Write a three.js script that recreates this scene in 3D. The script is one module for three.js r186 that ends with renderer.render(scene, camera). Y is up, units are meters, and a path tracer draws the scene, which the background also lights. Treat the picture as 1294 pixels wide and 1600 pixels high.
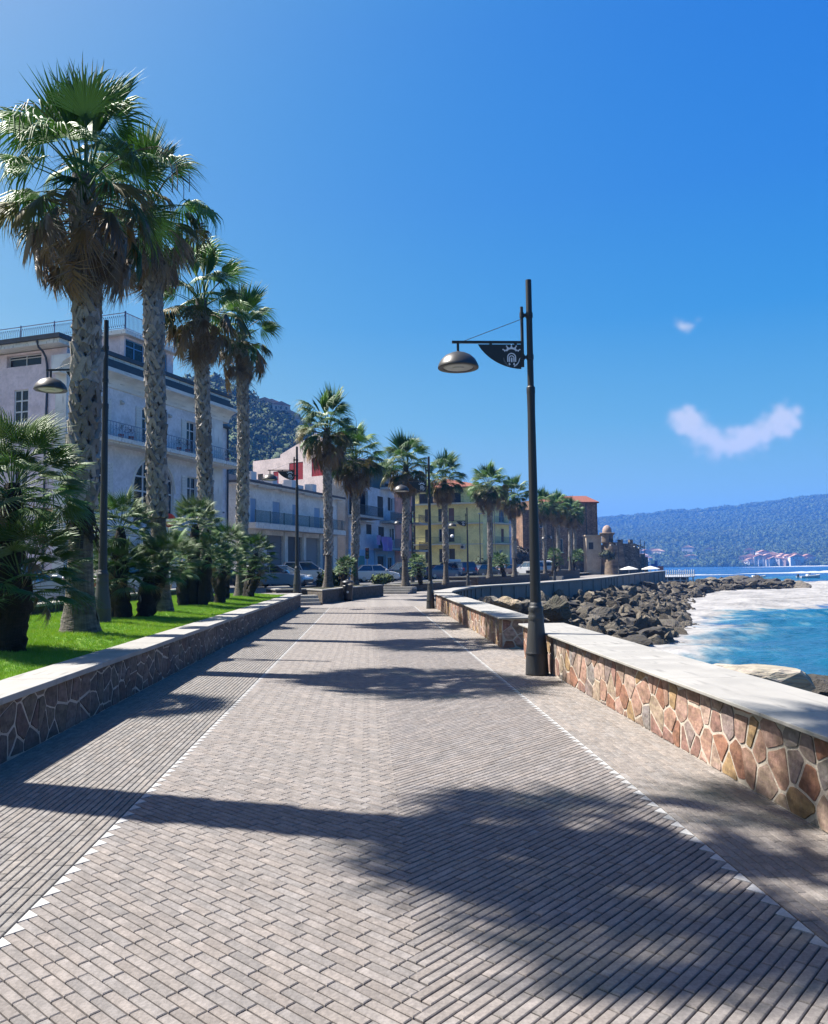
import * as THREE from 'three';
import { mergeGeometries } from 'three/addons/utils/BufferGeometryUtils.js';
import { RoundedBoxGeometry } from 'three/addons/geometries/RoundedBoxGeometry.js';

// ---------------------------------------------------------------- camera, sky, sun, exposure
const scene = new THREE.Scene();
const D2R = Math.PI / 180;
const camera = new THREE.PerspectiveCamera(65.24, 828 / 1024, 0.1, 9000);
camera.position.set(0, 1.6, 0);
camera.rotation.order = 'YXZ';
camera.rotation.set(3.98 * D2R, -3.3 * D2R, -0.7 * D2R);
const renderer = new THREE.WebGLRenderer({ antialias: true });
renderer.toneMapping = THREE.LinearToneMapping;
renderer.toneMappingExposure = 3.2;
renderer.shadowMap.enabled = true;

const SUN = new THREE.Vector3(-Math.cos(21.5 * D2R) * Math.cos(54 * D2R), Math.sin(54 * D2R), -Math.sin(21.5 * D2R) * Math.cos(54 * D2R));
const sun = new THREE.DirectionalLight(new THREE.Color(1, 0.955, 0.88), 5);
sun.position.copy(SUN).multiplyScalar(150).add(new THREE.Vector3(0, 0, -40));
sun.target.position.set(0, 0, -40);
sun.castShadow = true;
sun.shadow.mapSize.set(4096, 4096);
Object.assign(sun.shadow.camera, { left: -110, right: 110, top: 110, bottom: -110, near: 1, far: 400 });
scene.add(sun, sun.target);

// seeded random numbers and noise
function rng(seed) {
  let a = seed >>> 0;
  return () => { a = (a + 0x6d2b79f5) | 0; let t = Math.imul(a ^ (a >>> 15), 1 | a); t = (t + Math.imul(t ^ (t >>> 7), 61 | t)) ^ t; return ((t ^ (t >>> 14)) >>> 0) / 4294967296; };
}
const hash = (x, y, s = 0) => { let h = Math.imul(x, 374761393) + Math.imul(y, 668265263) + Math.imul(s, 1442695041); h = Math.imul(h ^ (h >>> 13), 1274126177); h ^= h >>> 16; return (h >>> 0) / 4294967296; };
const sm = t => t * t * (3 - 2 * t);
const mod = (a, n) => ((a % n) + n) % n;
function vn(x, y, p = 1024, s = 0) {
  const xi = Math.floor(x), yi = Math.floor(y), u = sm(x - xi), v = sm(y - yi);
  const a = hash(mod(xi, p), mod(yi, p), s), b = hash(mod(xi + 1, p), mod(yi, p), s), c = hash(mod(xi, p), mod(yi + 1, p), s), d = hash(mod(xi + 1, p), mod(yi + 1, p), s);
  return a + (b - a) * u + (c - a) * v + (a - b - c + d) * u * v;
}
function fbm(x, y, oct = 4, p = 1024, s = 0) { let f = 0, a = 0.5, n = 0; for (let i = 0; i < oct; i++) { f += a * vn(x, y, p, s + i); n += a; a *= 0.5; x *= 2; y *= 2; p *= 2; } return f / n; }
const lerp = (a, b, t) => a + (b - a) * t;
const clamp = (x, a = 0, b = 1) => Math.max(a, Math.min(b, x));
const step = (a, b, x) => sm(clamp((x - a) / (b - a)));

{ // the sky: clear air, paler towards the sun and the horizon, and two small clouds
  const W = 2048, Hh = 1024, data = new Float32Array(W * Hh * 4);
const stops = [[-90, .10, .26, .36], [-2, .28, .46, .46], [0, .28, .47, .47], [5, .2, .45, .50], [10, .07, .35, .58], [17, .0, .23, .65], [25, .0, .155, .67], [35, .0, .105, .66], [60, .0, .085, .58], [90, .0, .075, .52]];
  const lumps = [[22.0, 9.85, 1.15, .95, .95], [22.9, 9.45, .9, .8, .85], [23.6, 8.55, 1.5, 1.0, .55], [25.1, 7.85, 1.7, 1.0, .95], [26.4, 8.3, 1.3, 1.1, .85], [27.5, 8.7, 1.0, .8, .6], [28.3, 9.35, 1.05, 1.15, .95], [28.9, 9.3, .8, .7, .55], [22.6, 16.15, .65, .42, .75]];
  for (let j = 0; j < Hh; j++) {
    const el = ((j + .5) / Hh - .5) * 180, ce = Math.cos(el * D2R), y = Math.sin(el * D2R);
    let k = 0; while (k < stops.length - 2 && el > stops[k + 1][0]) k++;
    const a = stops[k], b = stops[k + 1], t = clamp((el - a[0]) / (b[0] - a[0]));
    for (let i = 0; i < W; i++) {
      const ang = ((i + .5) / W - .5) * 2 * Math.PI, x = Math.cos(ang) * ce, z = Math.sin(ang) * ce;
      const az = Math.atan2(x, -z) / D2R, g = Math.acos(clamp(x * SUN.x + y * SUN.y + z * SUN.z, -1, 1)) / D2R;
      let r = lerp(a[1], b[1], t), gr = lerp(a[2], b[2], t), bl = lerp(a[3], b[3], t);
      const near = 1.2 * Math.exp(-Math.max(0, el) / 14) * Math.exp(-Math.max(0, Math.abs(mod(az + 70 + 180, 360) - 180) - 30) / 30);
      r += Math.min(1.6, .19 * Math.exp((37 - g) / 10)) + near; gr += Math.min(1.4, .30 * Math.exp((37 - g) / 22)) + near * .6; bl += Math.min(.9, .10 * Math.exp((30 - g) / 14)) + near * .08;
      if (az > 19 && az < 32 && el > 4 && el < 19) {
        let c = 0; const wa = az + (fbm(az * 1.4 + 11, el * 1.6, 3) - .5) * 1.6, we = el + (fbm(az * 1.5, el * 1.8 + 17, 3) - .5) * 1.1;
        for (const [la, le, ra, re, w] of lumps) { const da = (wa - la) / ra, de = (we - le) / re; c += w * Math.exp(-(da * da + de * de) * 1.35); }
        c = step(.10, 1.0, c * (.55 + .9 * fbm(az * 2.6 + 5, el * 3.2 + 2, 5)));
        r = lerp(r, .70, c); gr = lerp(gr, .74, c); bl = lerp(bl, .80, c);
      }
      const o = (j * W + i) * 4, e = .3125;
      data[o] = r * e; data[o + 1] = gr * e; data[o + 2] = bl * e; data[o + 3] = 1;
    }
  }
  const t = new THREE.DataTexture(data, W, Hh, THREE.RGBAFormat, THREE.FloatType);
  t.mapping = THREE.EquirectangularReflectionMapping; t.magFilter = THREE.LinearFilter; t.minFilter = THREE.LinearFilter; t.needsUpdate = true;
  scene.background = t; scene.environment = t;
}
scene.fog = new THREE.FogExp2(new THREE.Color().setRGB(.02, .07, .22), 0.0003);

// ---------------------------------------------------------------- helpers
const V3 = (x, y, z) => new THREE.Vector3(x, y, z);
// every base colour scaled down evenly to offset the raised exposure
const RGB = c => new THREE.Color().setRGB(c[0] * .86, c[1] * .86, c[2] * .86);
function dataTex(n, fn, srgb = true, m = n) {
  const d = new Uint8Array(n * m * 4);
  for (let j = 0; j < m; j++) for (let i = 0; i < n; i++) { const c = fn(i / n, j / m), o = (j * n + i) * 4; d[o] = clamp(c[0], 0, 1) * 255; d[o + 1] = clamp(c[1], 0, 1) * 255; d[o + 2] = clamp(c[2], 0, 1) * 255; d[o + 3] = 255; }
  const t = new THREE.DataTexture(d, n, m, THREE.RGBAFormat);
  t.wrapS = t.wrapT = THREE.RepeatWrapping; t.magFilter = THREE.LinearFilter; t.minFilter = THREE.LinearMipmapLinearFilter; t.generateMipmaps = true;
  if (srgb) t.colorSpace = THREE.SRGBColorSpace;
  t.needsUpdate = true; return t;
}
const rep = (t, s) => { const c = t.clone(); c.repeat.set(s, s); c.needsUpdate = true; return c; };
const g3 = v => [v, v, v];
const TX = {
  speck: dataTex(512, (u, v) => { const h = hash(u * 512 | 0, v * 512 | 0, 3), f = fbm(u * 8, v * 8, 5, 8, 11), m = fbm(u * 60, v * 60, 2, 60, 5); const k = .74 + .26 * f + (m - .5) * .22 + (h > .975 ? .22 : 0) - (h < .04 ? .22 : 0); return [k, k * .992, k * .985]; }),
  grain: dataTex(512, (u, v) => { const k = .84 + .2 * (fbm(u * 6, v * 6, 5, 6, 21) - .5) + .14 * (fbm(u * 40, v * 40, 3, 40, 4) - .5) + .09; return g3(k); }),
  stain: dataTex(512, (u, v) => { const f = fbm(u * 5, v * 5, 6, 5, 61), w = fbm(u * 30, v * 3, 4, 30, 71); const k = .9 + .2 * (f - .5) - .16 * step(.55, .8, w) * step(.4, .7, f); return [k, k * .99, k * .97]; }),
  stone: dataTex(512, (u, v) => { const f = fbm(u * 7, v * 7, 6, 7, 31), b = fbm(u * 3 + f, v * 24, 4, 24, 8), k = .62 + .5 * (f - .3) + .2 * (b - .5); return [k, k * (.95 + .08 * b), k * (.92 + .1 * f)]; }),
  bump: dataTex(512, (u, v) => g3(fbm(u * 16, v * 16, 6, 16, 91)), false),
  fine: dataTex(256, (u, v) => g3(hash(u * 256 | 0, v * 256 | 0, 9) * .5 + .5 * fbm(u * 64, v * 64, 2, 64, 13)), false),
  bark: dataTex(512, (u, v) => { const f = fbm(u * 6, v * 40, 5, 40, 41), c = fbm(u * 30, v * 4, 4, 30, 44); const k = .55 + .5 * (f - .4) + .3 * (c - .5); return [k, k * .97, k * .93]; }),
  roofTile: dataTex(256, (u, v) => { const c = .7 + .2 * fbm(u * 16, v * 16, 4, 16, 55) - .25 * Math.pow(Math.abs(Math.sin(u * 16 * Math.PI)), 8); return [c, c * .93, c * .9]; }),
  brick: dataTex(512, (u, v) => { const f = fbm(u * 24, v * 40, 4, 40, 66), g = fbm(u * 4, v * 4, 4, 4, 67); const k = .5 + .6 * (f - .35) + .35 * (g - .5); return [k, k * .95, k * .9]; }),
};
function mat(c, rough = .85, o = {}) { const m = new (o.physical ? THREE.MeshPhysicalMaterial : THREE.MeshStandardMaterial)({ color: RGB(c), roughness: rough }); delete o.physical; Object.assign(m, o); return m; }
const taken = {};
function numbered(n) { if (!(n in taken)) { taken[n] = 0; return n; } taken[n]++; return n + '_' + String(taken[n]).padStart(3, '0'); }
function shadow(o) { o.traverse(c => { if (c.isMesh) { c.castShadow = true; c.receiveShadow = true; } }); return o; }
function thing(name, label, category, p = [0, 0, 0], ry = 0, group) {
  const o = new THREE.Group(); o.name = numbered(name); o.position.set(...p); o.rotation.y = ry; o.userData = { label, category }; if (group) o.userData.group = group; scene.add(o); return o;
}
function part(parent, name, geo, m, p, r) { const o = new THREE.Mesh(geo, m); o.name = name; if (p) o.position.set(...p); if (r) o.rotation.set(...r); o.castShadow = o.receiveShadow = true; parent.add(o); return o; }
function single(name, geo, m, label, category, p, group) { const o = part(scene, numbered(name), geo, m, p); o.userData = { label, category }; if (group) o.userData.group = group; return o; }
function structure(name, geo, m, label, category) { const o = part(scene, numbered(name), geo, m); o.userData = { kind: 'structure', label, category }; return o; }
function copyOf(src, label, p, ry, s = 1, group) { const o = src.clone(); o.name = numbered(src.name.replace(/_\d+$/, '')); o.position.set(...p); o.rotation.set(0, ry, 0); o.scale.setScalar(s); o.userData = { ...src.userData, label }; if (group) o.userData.group = group; scene.add(o); return o; }
class Geo { // a plain triangle collector; no normals = flat faces
  constructor() { this.p = []; this.u = []; this.c = []; this.i = []; }
  v(x, y, z, u = x, w = y, c) { this.p.push(x, y, z); this.u.push(u, w); if (c) this.c.push(c[0], c[1], c[2]); return this.p.length / 3 - 1; }
  t(a, b, c) { this.i.push(a, b, c); }
  q(a, b, c, d) { this.i.push(a, b, c, a, c, d); }
  get n() { return this.i.length / 3; }
  make(smooth = false) {
    const g = new THREE.BufferGeometry();
    g.setAttribute('position', new THREE.Float32BufferAttribute(this.p, 3)); g.setAttribute('uv', new THREE.Float32BufferAttribute(this.u, 2));
    if (this.c.length) g.setAttribute('color', new THREE.Float32BufferAttribute(this.c, 3));
    g.setIndex(this.i); if (smooth) g.computeVertexNormals(); return g;
  }
}
// merges geometries of different make: keeps position, normal and uv
function merge(list) { return mergeGeometries(list.map(g => { const n = g.index ? g.toNonIndexed() : g.clone(); for (const k of Object.keys(n.attributes)) if (!['position', 'normal', 'uv'].includes(k)) n.deleteAttribute(k); if (!n.attributes.normal) n.computeVertexNormals(); if (!n.attributes.uv) n.setAttribute('uv', new THREE.Float32BufferAttribute(new Float32Array(n.attributes.position.count * 2), 2)); return n; })); }
const box = (x0, x1, y0, y1, z0, z1) => { const w = x1 - x0, h = y1 - y0, d = z1 - z0, g = new THREE.BoxGeometry(w, h, d); const u = g.attributes.uv, n = g.attributes.normal, p = g.attributes.position; for (let i = 0; i < u.count; i++) { const ax = Math.abs(n.getX(i)), ay = Math.abs(n.getY(i)); const X = p.getX(i), Y = p.getY(i), Z = p.getZ(i); if (ax > .5) u.setXY(i, Z, Y); else if (ay > .5) u.setXY(i, X, Z); else u.setXY(i, X, Y); } g.translate((x0 + x1) / 2, (y0 + y1) / 2, (z0 + z1) / 2); return g; };
const cyl = (r0, r1, y0, y1, seg = 16, x = 0, z = 0) => new THREE.CylinderGeometry(r1, r0, y1 - y0, seg).translate(x, (y0 + y1) / 2, z);
function rod(a, b, r, seg = 6) { const d = new THREE.Vector3().subVectors(b, a), g = new THREE.CylinderGeometry(r, r, d.length(), seg); g.applyQuaternion(new THREE.Quaternion().setFromUnitVectors(V3(0, 1, 0), d.clone().normalize())); g.translate((a.x + b.x) / 2, (a.y + b.y) / 2, (a.z + b.z) / 2); return g; }
function sheet(pts, y, uvs = 1) { // horizontal polygon; pts are [x, forward]
  const s = new THREE.Shape(pts.map(([x, z]) => new THREE.Vector2(x, z))), g = new THREE.ShapeGeometry(s); g.rotateX(-Math.PI / 2); g.translate(0, y, 0);
  const p = g.attributes.position, u = g.attributes.uv; for (let i = 0; i < p.count; i++) u.setXY(i, p.getX(i) * uvs, p.getZ(i) * uvs);
  g.computeVertexNormals(); return g;
}

// ---------------------------------------------------------------- ground, street, promenade
const WL = z => -3.14 + 0.008 * z;          // foot of the left wall at forward distance z
const M_sand = mat([.075, .066, .058], .95, { map: rep(TX.grain, .8) });
const M_conc = mat([.25, .23, .215], .9, { map: rep(TX.speck, .7), bumpMap: TX.bump, bumpScale: .003 });
const M_asphalt = mat([.13, .128, .125], .92, { map: rep(TX.speck, .35) });
const M_plaza = mat([.205, .19, .178], .9, { map: rep(TX.speck, .5) });
structure('ground', sheet([[-420, -60], [2.9, -60], [2.9, 33], [3.4, 37], [5.4, 41.5], [9.6, 47.6], [18.1, 63.8], [22.5, 73.8], [46, 126], [60, 175], [50, 300], [60, 520], [-420, 520]], -.03, .3), M_plaza, 'wide flat ground under the seafront town', 'ground');
structure('street', sheet([[-400, -40], [-7.9, -40], [-8.0, 34.5], [-3.6, 38.3], [-3.4, 40], [-1.2, 47.5], [1.5, 54], [7.2, 66.5], [12, 76], [25, 104], [40, 140], [52, 190], [40, 400], [-400, 400]], .4, .3), M_asphalt, 'grey asphalt street running past the house fronts', 'road');
structure('forecourt', sheet([[-7.85, 33.6], [-3.3, 33.6], [-3.3, 38.2], [-3.62, 38.25], [-8.0, 41]], .47, .5), M_plaza, 'pale paved strip at the end of the lawn', 'pavement');
{ // the promenade: a bed of sand with the block paving laid into it
  const path = structure('path', sheet([[WL(-3) - .1, -3], [2.95, -3], [2.95, 33.5], [WL(33.5) - .1, 33.5]], -.016, 1), M_sand, 'block-paved seaside promenade between two low stone walls', 'path');
  const S2 = Math.SQRT1_2, cs = .14142, C0 = .145 * Math.SQRT2, nn = 25;
  const R = rng(7), list = [];
  // a block: centre (x, z forward), half length, half width, direction of its long side
  const add = (x, z, hl, hw, ang, kind) => { if (z > -1 && z < 33.4) for (const s of [-1, 1]) list.push({ x: x + s * hw / 2 * Math.sin(ang), z: z - s * hw / 2 * Math.cos(ang), hl, hw: hw / 2, ang, kind, r: R(), r2: R(), r3: R() }); };
  const W = .1, cL = C0 - W * nn, cR = C0 + W * nn;
  // u runs right and towards the viewer, w right and away; x = (u + w)/sqrt2, forward = (w - u)/sqrt2
  const put = (u0, u1, w0, w1, alongU) => {
    const u = (u0 + u1) / 2, w = (w0 + w1) / 2;
    add((u + w) * S2, (w - u) * S2, alongU ? (u1 - u0) / 2 : (w1 - w0) / 2, alongU ? (w1 - w0) / 2 : (u1 - u0) / 2, alongU ? -Math.PI / 4 : Math.PI / 4, 0);
  };
  for (let k = -30; k < 270; k++) { // left field: rows along u
    const a = cL - W * k, b = C0 - W * k; let s = a, first = .2;
    while (s < b - 1e-6) { let e = Math.min(b, s + first); if (b - e < .06) e = b; put(s, e, W * k, W * (k + 1), true); s = e; first = .2; }
  }
  for (let m = -270; m < 40; m++) { // right field: rows along w, woven into the left one along the middle
    const a = C0 - W * m, b = cR - W * (m + 1); let s = a, first = .2;
    while (s < b - 1e-6) { let e = Math.min(b, s + first); if (b - e < .06) e = b; put(W * m, W * (m + 1), s, e, false); s = e; first = .2; }
  }
  const xl = cL * S2, xr = cR * S2;
  for (let r = 0; r < 17; r++) { const x = xl - .008 - .05 - r * .1; for (let z = -1.1 + (r % 2) * .1; z < 33.4; z += .2) if (x > WL(z) - .12) add(x, z, .1, .05, Math.PI / 2, 1); }
  for (let r = 0; r < 8; r++) { const x = xr + .008 + .05 + r * .1; for (let z = -1.1 + (r % 2) * .1; z < 33.4; z += .2) if (x < 2.8) add(x, z, .1, .05, Math.PI / 2, 2); }
  const tint = b => { const base = b.kind === 2 ? [.255, .23, .212] : b.kind === 1 ? [.228, .212, .196] : [.232, .21, .197]; const k = .9 + .21 * b.r + .05 * (b.r2 - .5), warm = (b.r2 - .5) * .05; return [base[0] * k * (1 + warm), base[1] * k, base[2] * k * (1 - warm)]; };
  const gap = b => b.kind === 2 ? .0016 : .0033;
  function block(G, hl, hw, gp, seedU, place, col) {
    const bev = .004, L = hl - gp, Wd = hw - gp, ids = [[], [], []];
    for (let k = 0; k < 3; k++) for (const [sx, sz] of [[-1, -1], [1, -1], [1, 1], [-1, 1]]) {
      const i = k === 0 ? bev : 0, y = k === 0 ? 0 : k === 1 ? -.0035 : -.03; const x = sx * (L - i), z = sz * (Wd - i), P = place(x, y, z);
      ids[k].push(G.v(P[0], P[1], P[2], x + seedU[0], z + seedU[1], col));
    }
    const [a, b, c] = ids; G.q(a[3], a[2], a[1], a[0]);
    for (let i = 0; i < 4; i++) { const j = (i + 1) % 4; G.q(b[i], a[i], a[j], b[j]); G.q(c[i], b[i], b[j], c[j]); }
  }
  const inView = b => { const px = 576 + 1250 * b.x / Math.max(b.z, .1); return b.z > 2.72 && px > -20 && px < 1315; };
  const near = list.filter(inView).sort((p, q) => p.z - q.z).slice(0, 300), isNear = new Set(near);
  const tints = [0, 1, 2, 3, 4, 5, 6, 7].map(i => { const k = .9 + .03 * i, w = ((i * 5) % 8 - 3.5) * .006; return mat([.232 * k * (1 + w), .21 * k, .197 * k * (1 - w)], .9, { map: rep(TX.speck, 1.6), bumpMap: rep(TX.fine, 6), bumpScale: .0012 }); });
  const cache = {};
  for (const b of near) {
    const v = (b.r3 * 4) | 0, key = b.hl.toFixed(3) + b.kind + v;
    if (!cache[key]) { const G = new Geo(); block(G, b.hl, b.hw, gap(b), [v * .37, v * .61], (x, y, z) => [x, y, z]); cache[key] = G.make(); }
    part(path, 'paver', cache[key], tints[(b.r * 8) | 0], [b.x, (b.r2 - .5) * .002, -b.z], [(b.r3 - .5) * .008, b.ang, (b.r - .5) * .008]);
  }
  const G = new Geo();
  for (const b of list) {
    if (isNear.has(b)) continue;
    const c = Math.cos(b.ang), s = Math.sin(b.ang), dy = (b.r2 - .5) * .002, tx = (b.r3 - .5) * .008, tz = (b.r - .5) * .008;
    block(G, b.hl, b.hw, gap(b), [b.r * 9, b.r2 * 9], (x, y, z) => [b.x + x * c + z * s, y + dy + x * tz + z * tx, -b.z - x * s + z * c], tint(b));
  }
  const far = part(path, 'paver_field', G.make(), mat([1, 1, 1], .9, { map: rep(TX.speck, 1.6), vertexColors: true, bumpMap: rep(TX.fine, 6), bumpScale: .0012 }));
  far.userData = { kind: 'stuff' };
  // white stone triangles that close the toothed edges of the middle field
  const tri = (pts) => { const G = new Geo(), c = [0, 1, 2].reduce((s, i) => [s[0] + pts[i][0] / 3, s[1] + pts[i][1] / 3], [0, 0]), t = [], l = []; for (const [x, z] of pts) { const k = .93; t.push(G.v(c[0] + (x - c[0]) * k, .0005, -(c[1] + (z - c[1]) * k), x, z)); l.push(G.v(c[0] + (x - c[0]) * k, -.03, -(c[1] + (z - c[1]) * k), x, z)); } const ccw = (pts[1][0] - pts[0][0]) * (pts[2][1] - pts[0][1]) - (pts[2][0] - pts[0][0]) * (pts[1][1] - pts[0][1]) > 0; if (ccw) G.t(t[0], t[1], t[2]); else G.t(t[0], t[2], t[1]); for (let i = 0; i < 3; i++) { const j = (i + 1) % 3; G.q(t[i], l[i], l[j], t[j]); } return G.make(); };
  const M_tri = [0, 1, 2].map(i => mat([.33 + .04 * i, .325 + .04 * i, .315 + .04 * i], .7, { map: rep(TX.grain, 2) }));
  const P = (u, w) => [(u + w) * S2, (w - u) * S2], rest = [];
  for (let k = -30; k < 270; k++) {
    const a = tri([P(cL - W * k, W * k), P(cL - W * k, W * (k + 1)), P(cL - W * (k + 1), W * (k + 1))]), z = P(cL - W * k, W * k)[1];
    if (z > -1 && z < 33.3) { if (z > 3 && z < 17) part(path, 'white_triangle', a, M_tri[mod(k, 3)]); else rest.push(a); }
    const m = k - 235, u0 = W * m, w1 = cR - W * (m + 1), b = tri([P(u0, w1), P(u0 + W, w1), P(u0, w1 + W)]), zb = P(u0, w1)[1];
    if (zb > -1 && zb < 33.3) { if (zb > 3 && zb < 17) part(path, 'white_triangle', b, M_tri[mod(k + 1, 3)]); else rest.push(b); }
  }
  part(path, 'white_triangle_row', merge(rest), M_tri[1]).userData = { kind: 'stuff' };
}
structure('promenade', sheet([[-3.3, 33.4], [2.9, 33.4], [3.9, 37.5], [5.5, 41.6], [9.6, 47.9], [18.1, 64], [22.5, 74], [46, 126.4], [40, 140], [25, 104], [12, 76], [7.2, 66.5], [1.5, 54], [-1.2, 47.5], [-3.4, 40.2], [-3.6, 38.4]], -.002, 1), M_conc, 'pale paved promenade curving right behind the sea wall', 'path');

// ---------------------------------------------------------------- dry-stone look walls: mortar core, single stones, cap slabs
const STONE = [[.5, .3, .22], [.55, .33, .25], [.42, .2, .125], [.52, .34, .17], [.5, .38, .28], [.38, .29, .27], [.33, .29, .275], [.38, .21, .17], [.6, .43, .35], [.46, .33, .26], [.56, .36, .29]].map(c => mat(c, .85, { map: rep(TX.stone, 2.3), bumpMap: rep(TX.bump, 2), bumpScale: .006 }));
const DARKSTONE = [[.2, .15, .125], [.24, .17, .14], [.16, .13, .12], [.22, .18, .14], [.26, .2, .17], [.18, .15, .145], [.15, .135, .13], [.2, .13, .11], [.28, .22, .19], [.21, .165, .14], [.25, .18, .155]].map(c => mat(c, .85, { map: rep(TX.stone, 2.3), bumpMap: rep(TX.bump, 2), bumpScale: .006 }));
const M_mortar = mat([.46, .4, .33], .95, { map: rep(TX.grain, 1.5), bumpMap: rep(TX.bump, 3), bumpScale: .005 });
const M_cap = mat([.335, .33, .32], .75, { map: rep(TX.stain, .6), bumpMap: rep(TX.fine, 2), bumpScale: .0006 });
const M_wallconc = mat([.2, .195, .19], .92, { map: rep(TX.stain, .35), bumpMap: rep(TX.bump, .8), bumpScale: .008 });
function clip(poly, a, b, c) { // keeps a x + b y <= c
  const out = []; for (let i = 0; i < poly.length; i++) { const p = poly[i], q = poly[(i + 1) % poly.length], dp = a * p[0] + b * p[1] - c, dq = a * q[0] + b * q[1] - c; if (dp <= 0) out.push(p); if ((dp < 0) !== (dq < 0)) { const t = dp / (dp - dq); out.push([p[0] + (q[0] - p[0]) * t, p[1] + (q[1] - p[1]) * t]); } } return out;
}
function voronoi(w, h, cw, ch, R, joint) { // irregular stones in a w x h rectangle
  const nx = Math.max(1, Math.round(w / cw)), ny = Math.max(1, Math.round(h / ch)), sx = w / nx, sy = h / ny, sites = [], cells = [];
  for (let i = -1; i <= nx; i++) for (let j = -1; j <= ny; j++) sites.push([(i + .5 + (R() - .5) * 1.1) * sx, (j + .5 + (R() - .5) * 1.0 + (i % 2 ? .22 : -.22)) * sy, R()]);
  for (const s of sites) {
    if (s[0] < -sx * .3 || s[0] > w + sx * .3) continue;
    let p = [[0, 0], [w, 0], [w, h], [0, h]];
    for (const q of sites) { if (q === s) continue; const dx = q[0] - s[0], dy = q[1] - s[1]; if (Math.abs(dx) > 3 * sx || Math.abs(dy) > 3 * sy) continue; const l = Math.hypot(dx, dy), j = joint * (.5 + 1.0 * hash((s[2] * 1e4 + q[2] * 1e4) | 0, 3)); p = clip(p, dx / l, dy / l, (dx * (s[0] + q[0]) / 2 + dy * (s[1] + q[1]) / 2) / l - j / 2); if (p.length < 3) break; }
    if (p.length < 3) continue;
    let A = 0; for (let i = 0; i < p.length; i++) { const q = p[(i + 1) % p.length]; A += p[i][0] * q[1] - q[0] * p[i][1]; } if (A / 2 < .003) continue;
    const rp = []; for (let i = 0; i < p.length; i++) { const q = p[(i + 1) % p.length], l = Math.hypot(q[0] - p[i][0], q[1] - p[i][1]); const c = Math.min(.25, .011 / Math.max(l, .001)); rp.push([lerp(p[i][0], q[0], c), lerp(p[i][1], q[1], c)]); if (l > .1) rp.push([lerp(p[i][0], q[0], .5) + (R() - .5) * .012, lerp(p[i][1], q[1], .5) + (R() - .5) * .012]); rp.push([lerp(p[i][0], q[0], 1 - c), lerp(p[i][1], q[1], 1 - c)]); }
    cells.push({ p: rp, x: s[0], y: s[1] });
  }
  return cells;
}
function stones(parent, o) { // stones on a face: origin o.at, direction o.u (unit, horizontal), normal o.n, size o.w x o.h
  const R = rng(o.seed), cells = voronoi(o.w, o.h, o.cw, o.ch, R, o.joint ?? .019), rest = [];
  let k = 0;
  cells.sort((a, b) => a.x - b.x); if (o.flip) cells.reverse();
  for (const c of cells) {
    const th = .003 + R() * .006, G = new Geo(), top = [], low = [], mid = c.p.reduce((s, q) => [s[0] + q[0] / c.p.length, s[1] + q[1] / c.p.length], [0, 0]), ru = R() * 5, rv = R() * 5;
    const pos = (a, b, d) => [o.at[0] + o.u[0] * a + o.n[0] * d, o.at[1] + b, o.at[2] + o.u[1] * a + o.n[1] * d];
    const tx = (R() - .5) * .03, ty = (R() - .5) * .03;
    for (const q of c.p) { const d = Math.hypot(q[0] - mid[0], q[1] - mid[1]) || 1, f = Math.max(.5, 1 - .005 / d), a = lerp(mid[0], q[0], f), b = lerp(mid[1], q[1], f); top.push(G.v(...pos(a, b, th + (a - mid[0]) * tx + (b - mid[1]) * ty), a + ru, b + rv)); low.push(G.v(...pos(q[0], q[1], -.004), q[0] + ru, q[1] + rv)); }
    const m = G.v(...pos(mid[0], mid[1], th + .004), mid[0] + ru, mid[1] + rv);
    for (let i = 0; i < top.length; i++) { const j = (i + 1) % top.length; G.t(m, top[i], top[j]); G.q(low[i], low[j], top[j], top[i]); }
    const mt = (o.set ?? STONE)[(R() * STONE.length) | 0];
    if (k++ < o.most) part(parent, 'stone', G.make(), mt); else rest.push([G.make(), mt]);
  }
  for (const mt of new Set(rest.map(r => r[1]))) part(parent, 'stone_facing', merge(rest.filter(r => r[1] === mt).map(r => r[0])), mt).userData = { kind: 'stuff' };
}
function capSlabs(parent, x0, x1, y0, y1, z0, z1, len, seed, slope = 0) { // slabs laid along forward distance z0..z1
  const R = rng(seed); let z = z0;
  while (z < z1 - .05) { let e = Math.min(z1, z + len * (.9 + .25 * R())); if (z1 - e < .4) e = z1; const g = new RoundedBoxGeometry(x1 - x0, y1 - y0, e - z - .004, 2, .008), xm = (x0 + x1) / 2 + slope * (z + e) / 2; const u = g.attributes.uv, p = g.attributes.position, o = R() * 3; for (let i = 0; i < u.count; i++) u.setXY(i, p.getX(i) + o, p.getZ(i) + p.getY(i) + o); part(parent, 'cap_slab', g, M_cap, [xm, (y0 + y1) / 2 + (R() - .5) * .003, -(z + e) / 2], [0, -Math.atan(slope), 0]); z = e; }
}
{ // right-hand wall, near run, up to the gap by the lamp
  const w = thing('stone_wall', 'low wall of rust and ochre stones with white slab top, beside the near lamp', 'wall', [0, 0, 0], 0, 'stone walls along the promenade');
  part(w, 'mortar_core', box(2.7, 3.34, -3.2, .57, -13.95, 2.5), M_mortar);
  stones(w, { at: [2.7, .005, -13.94], u: [0, 1], n: [-1, 0], w: 14.4, h: .555, cw: .2, ch: .27, seed: 5, most: 260, flip: false });
  stones(w, { at: [2.71, .005, -13.95], u: [1, 0], n: [0, -1], w: .62, h: .55, cw: .22, ch: .27, seed: 6, most: 20 });
  capSlabs(w, 2.612, 3.42, .572, .602, -2.4, 13.99, 1.5, 3);
}
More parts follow.
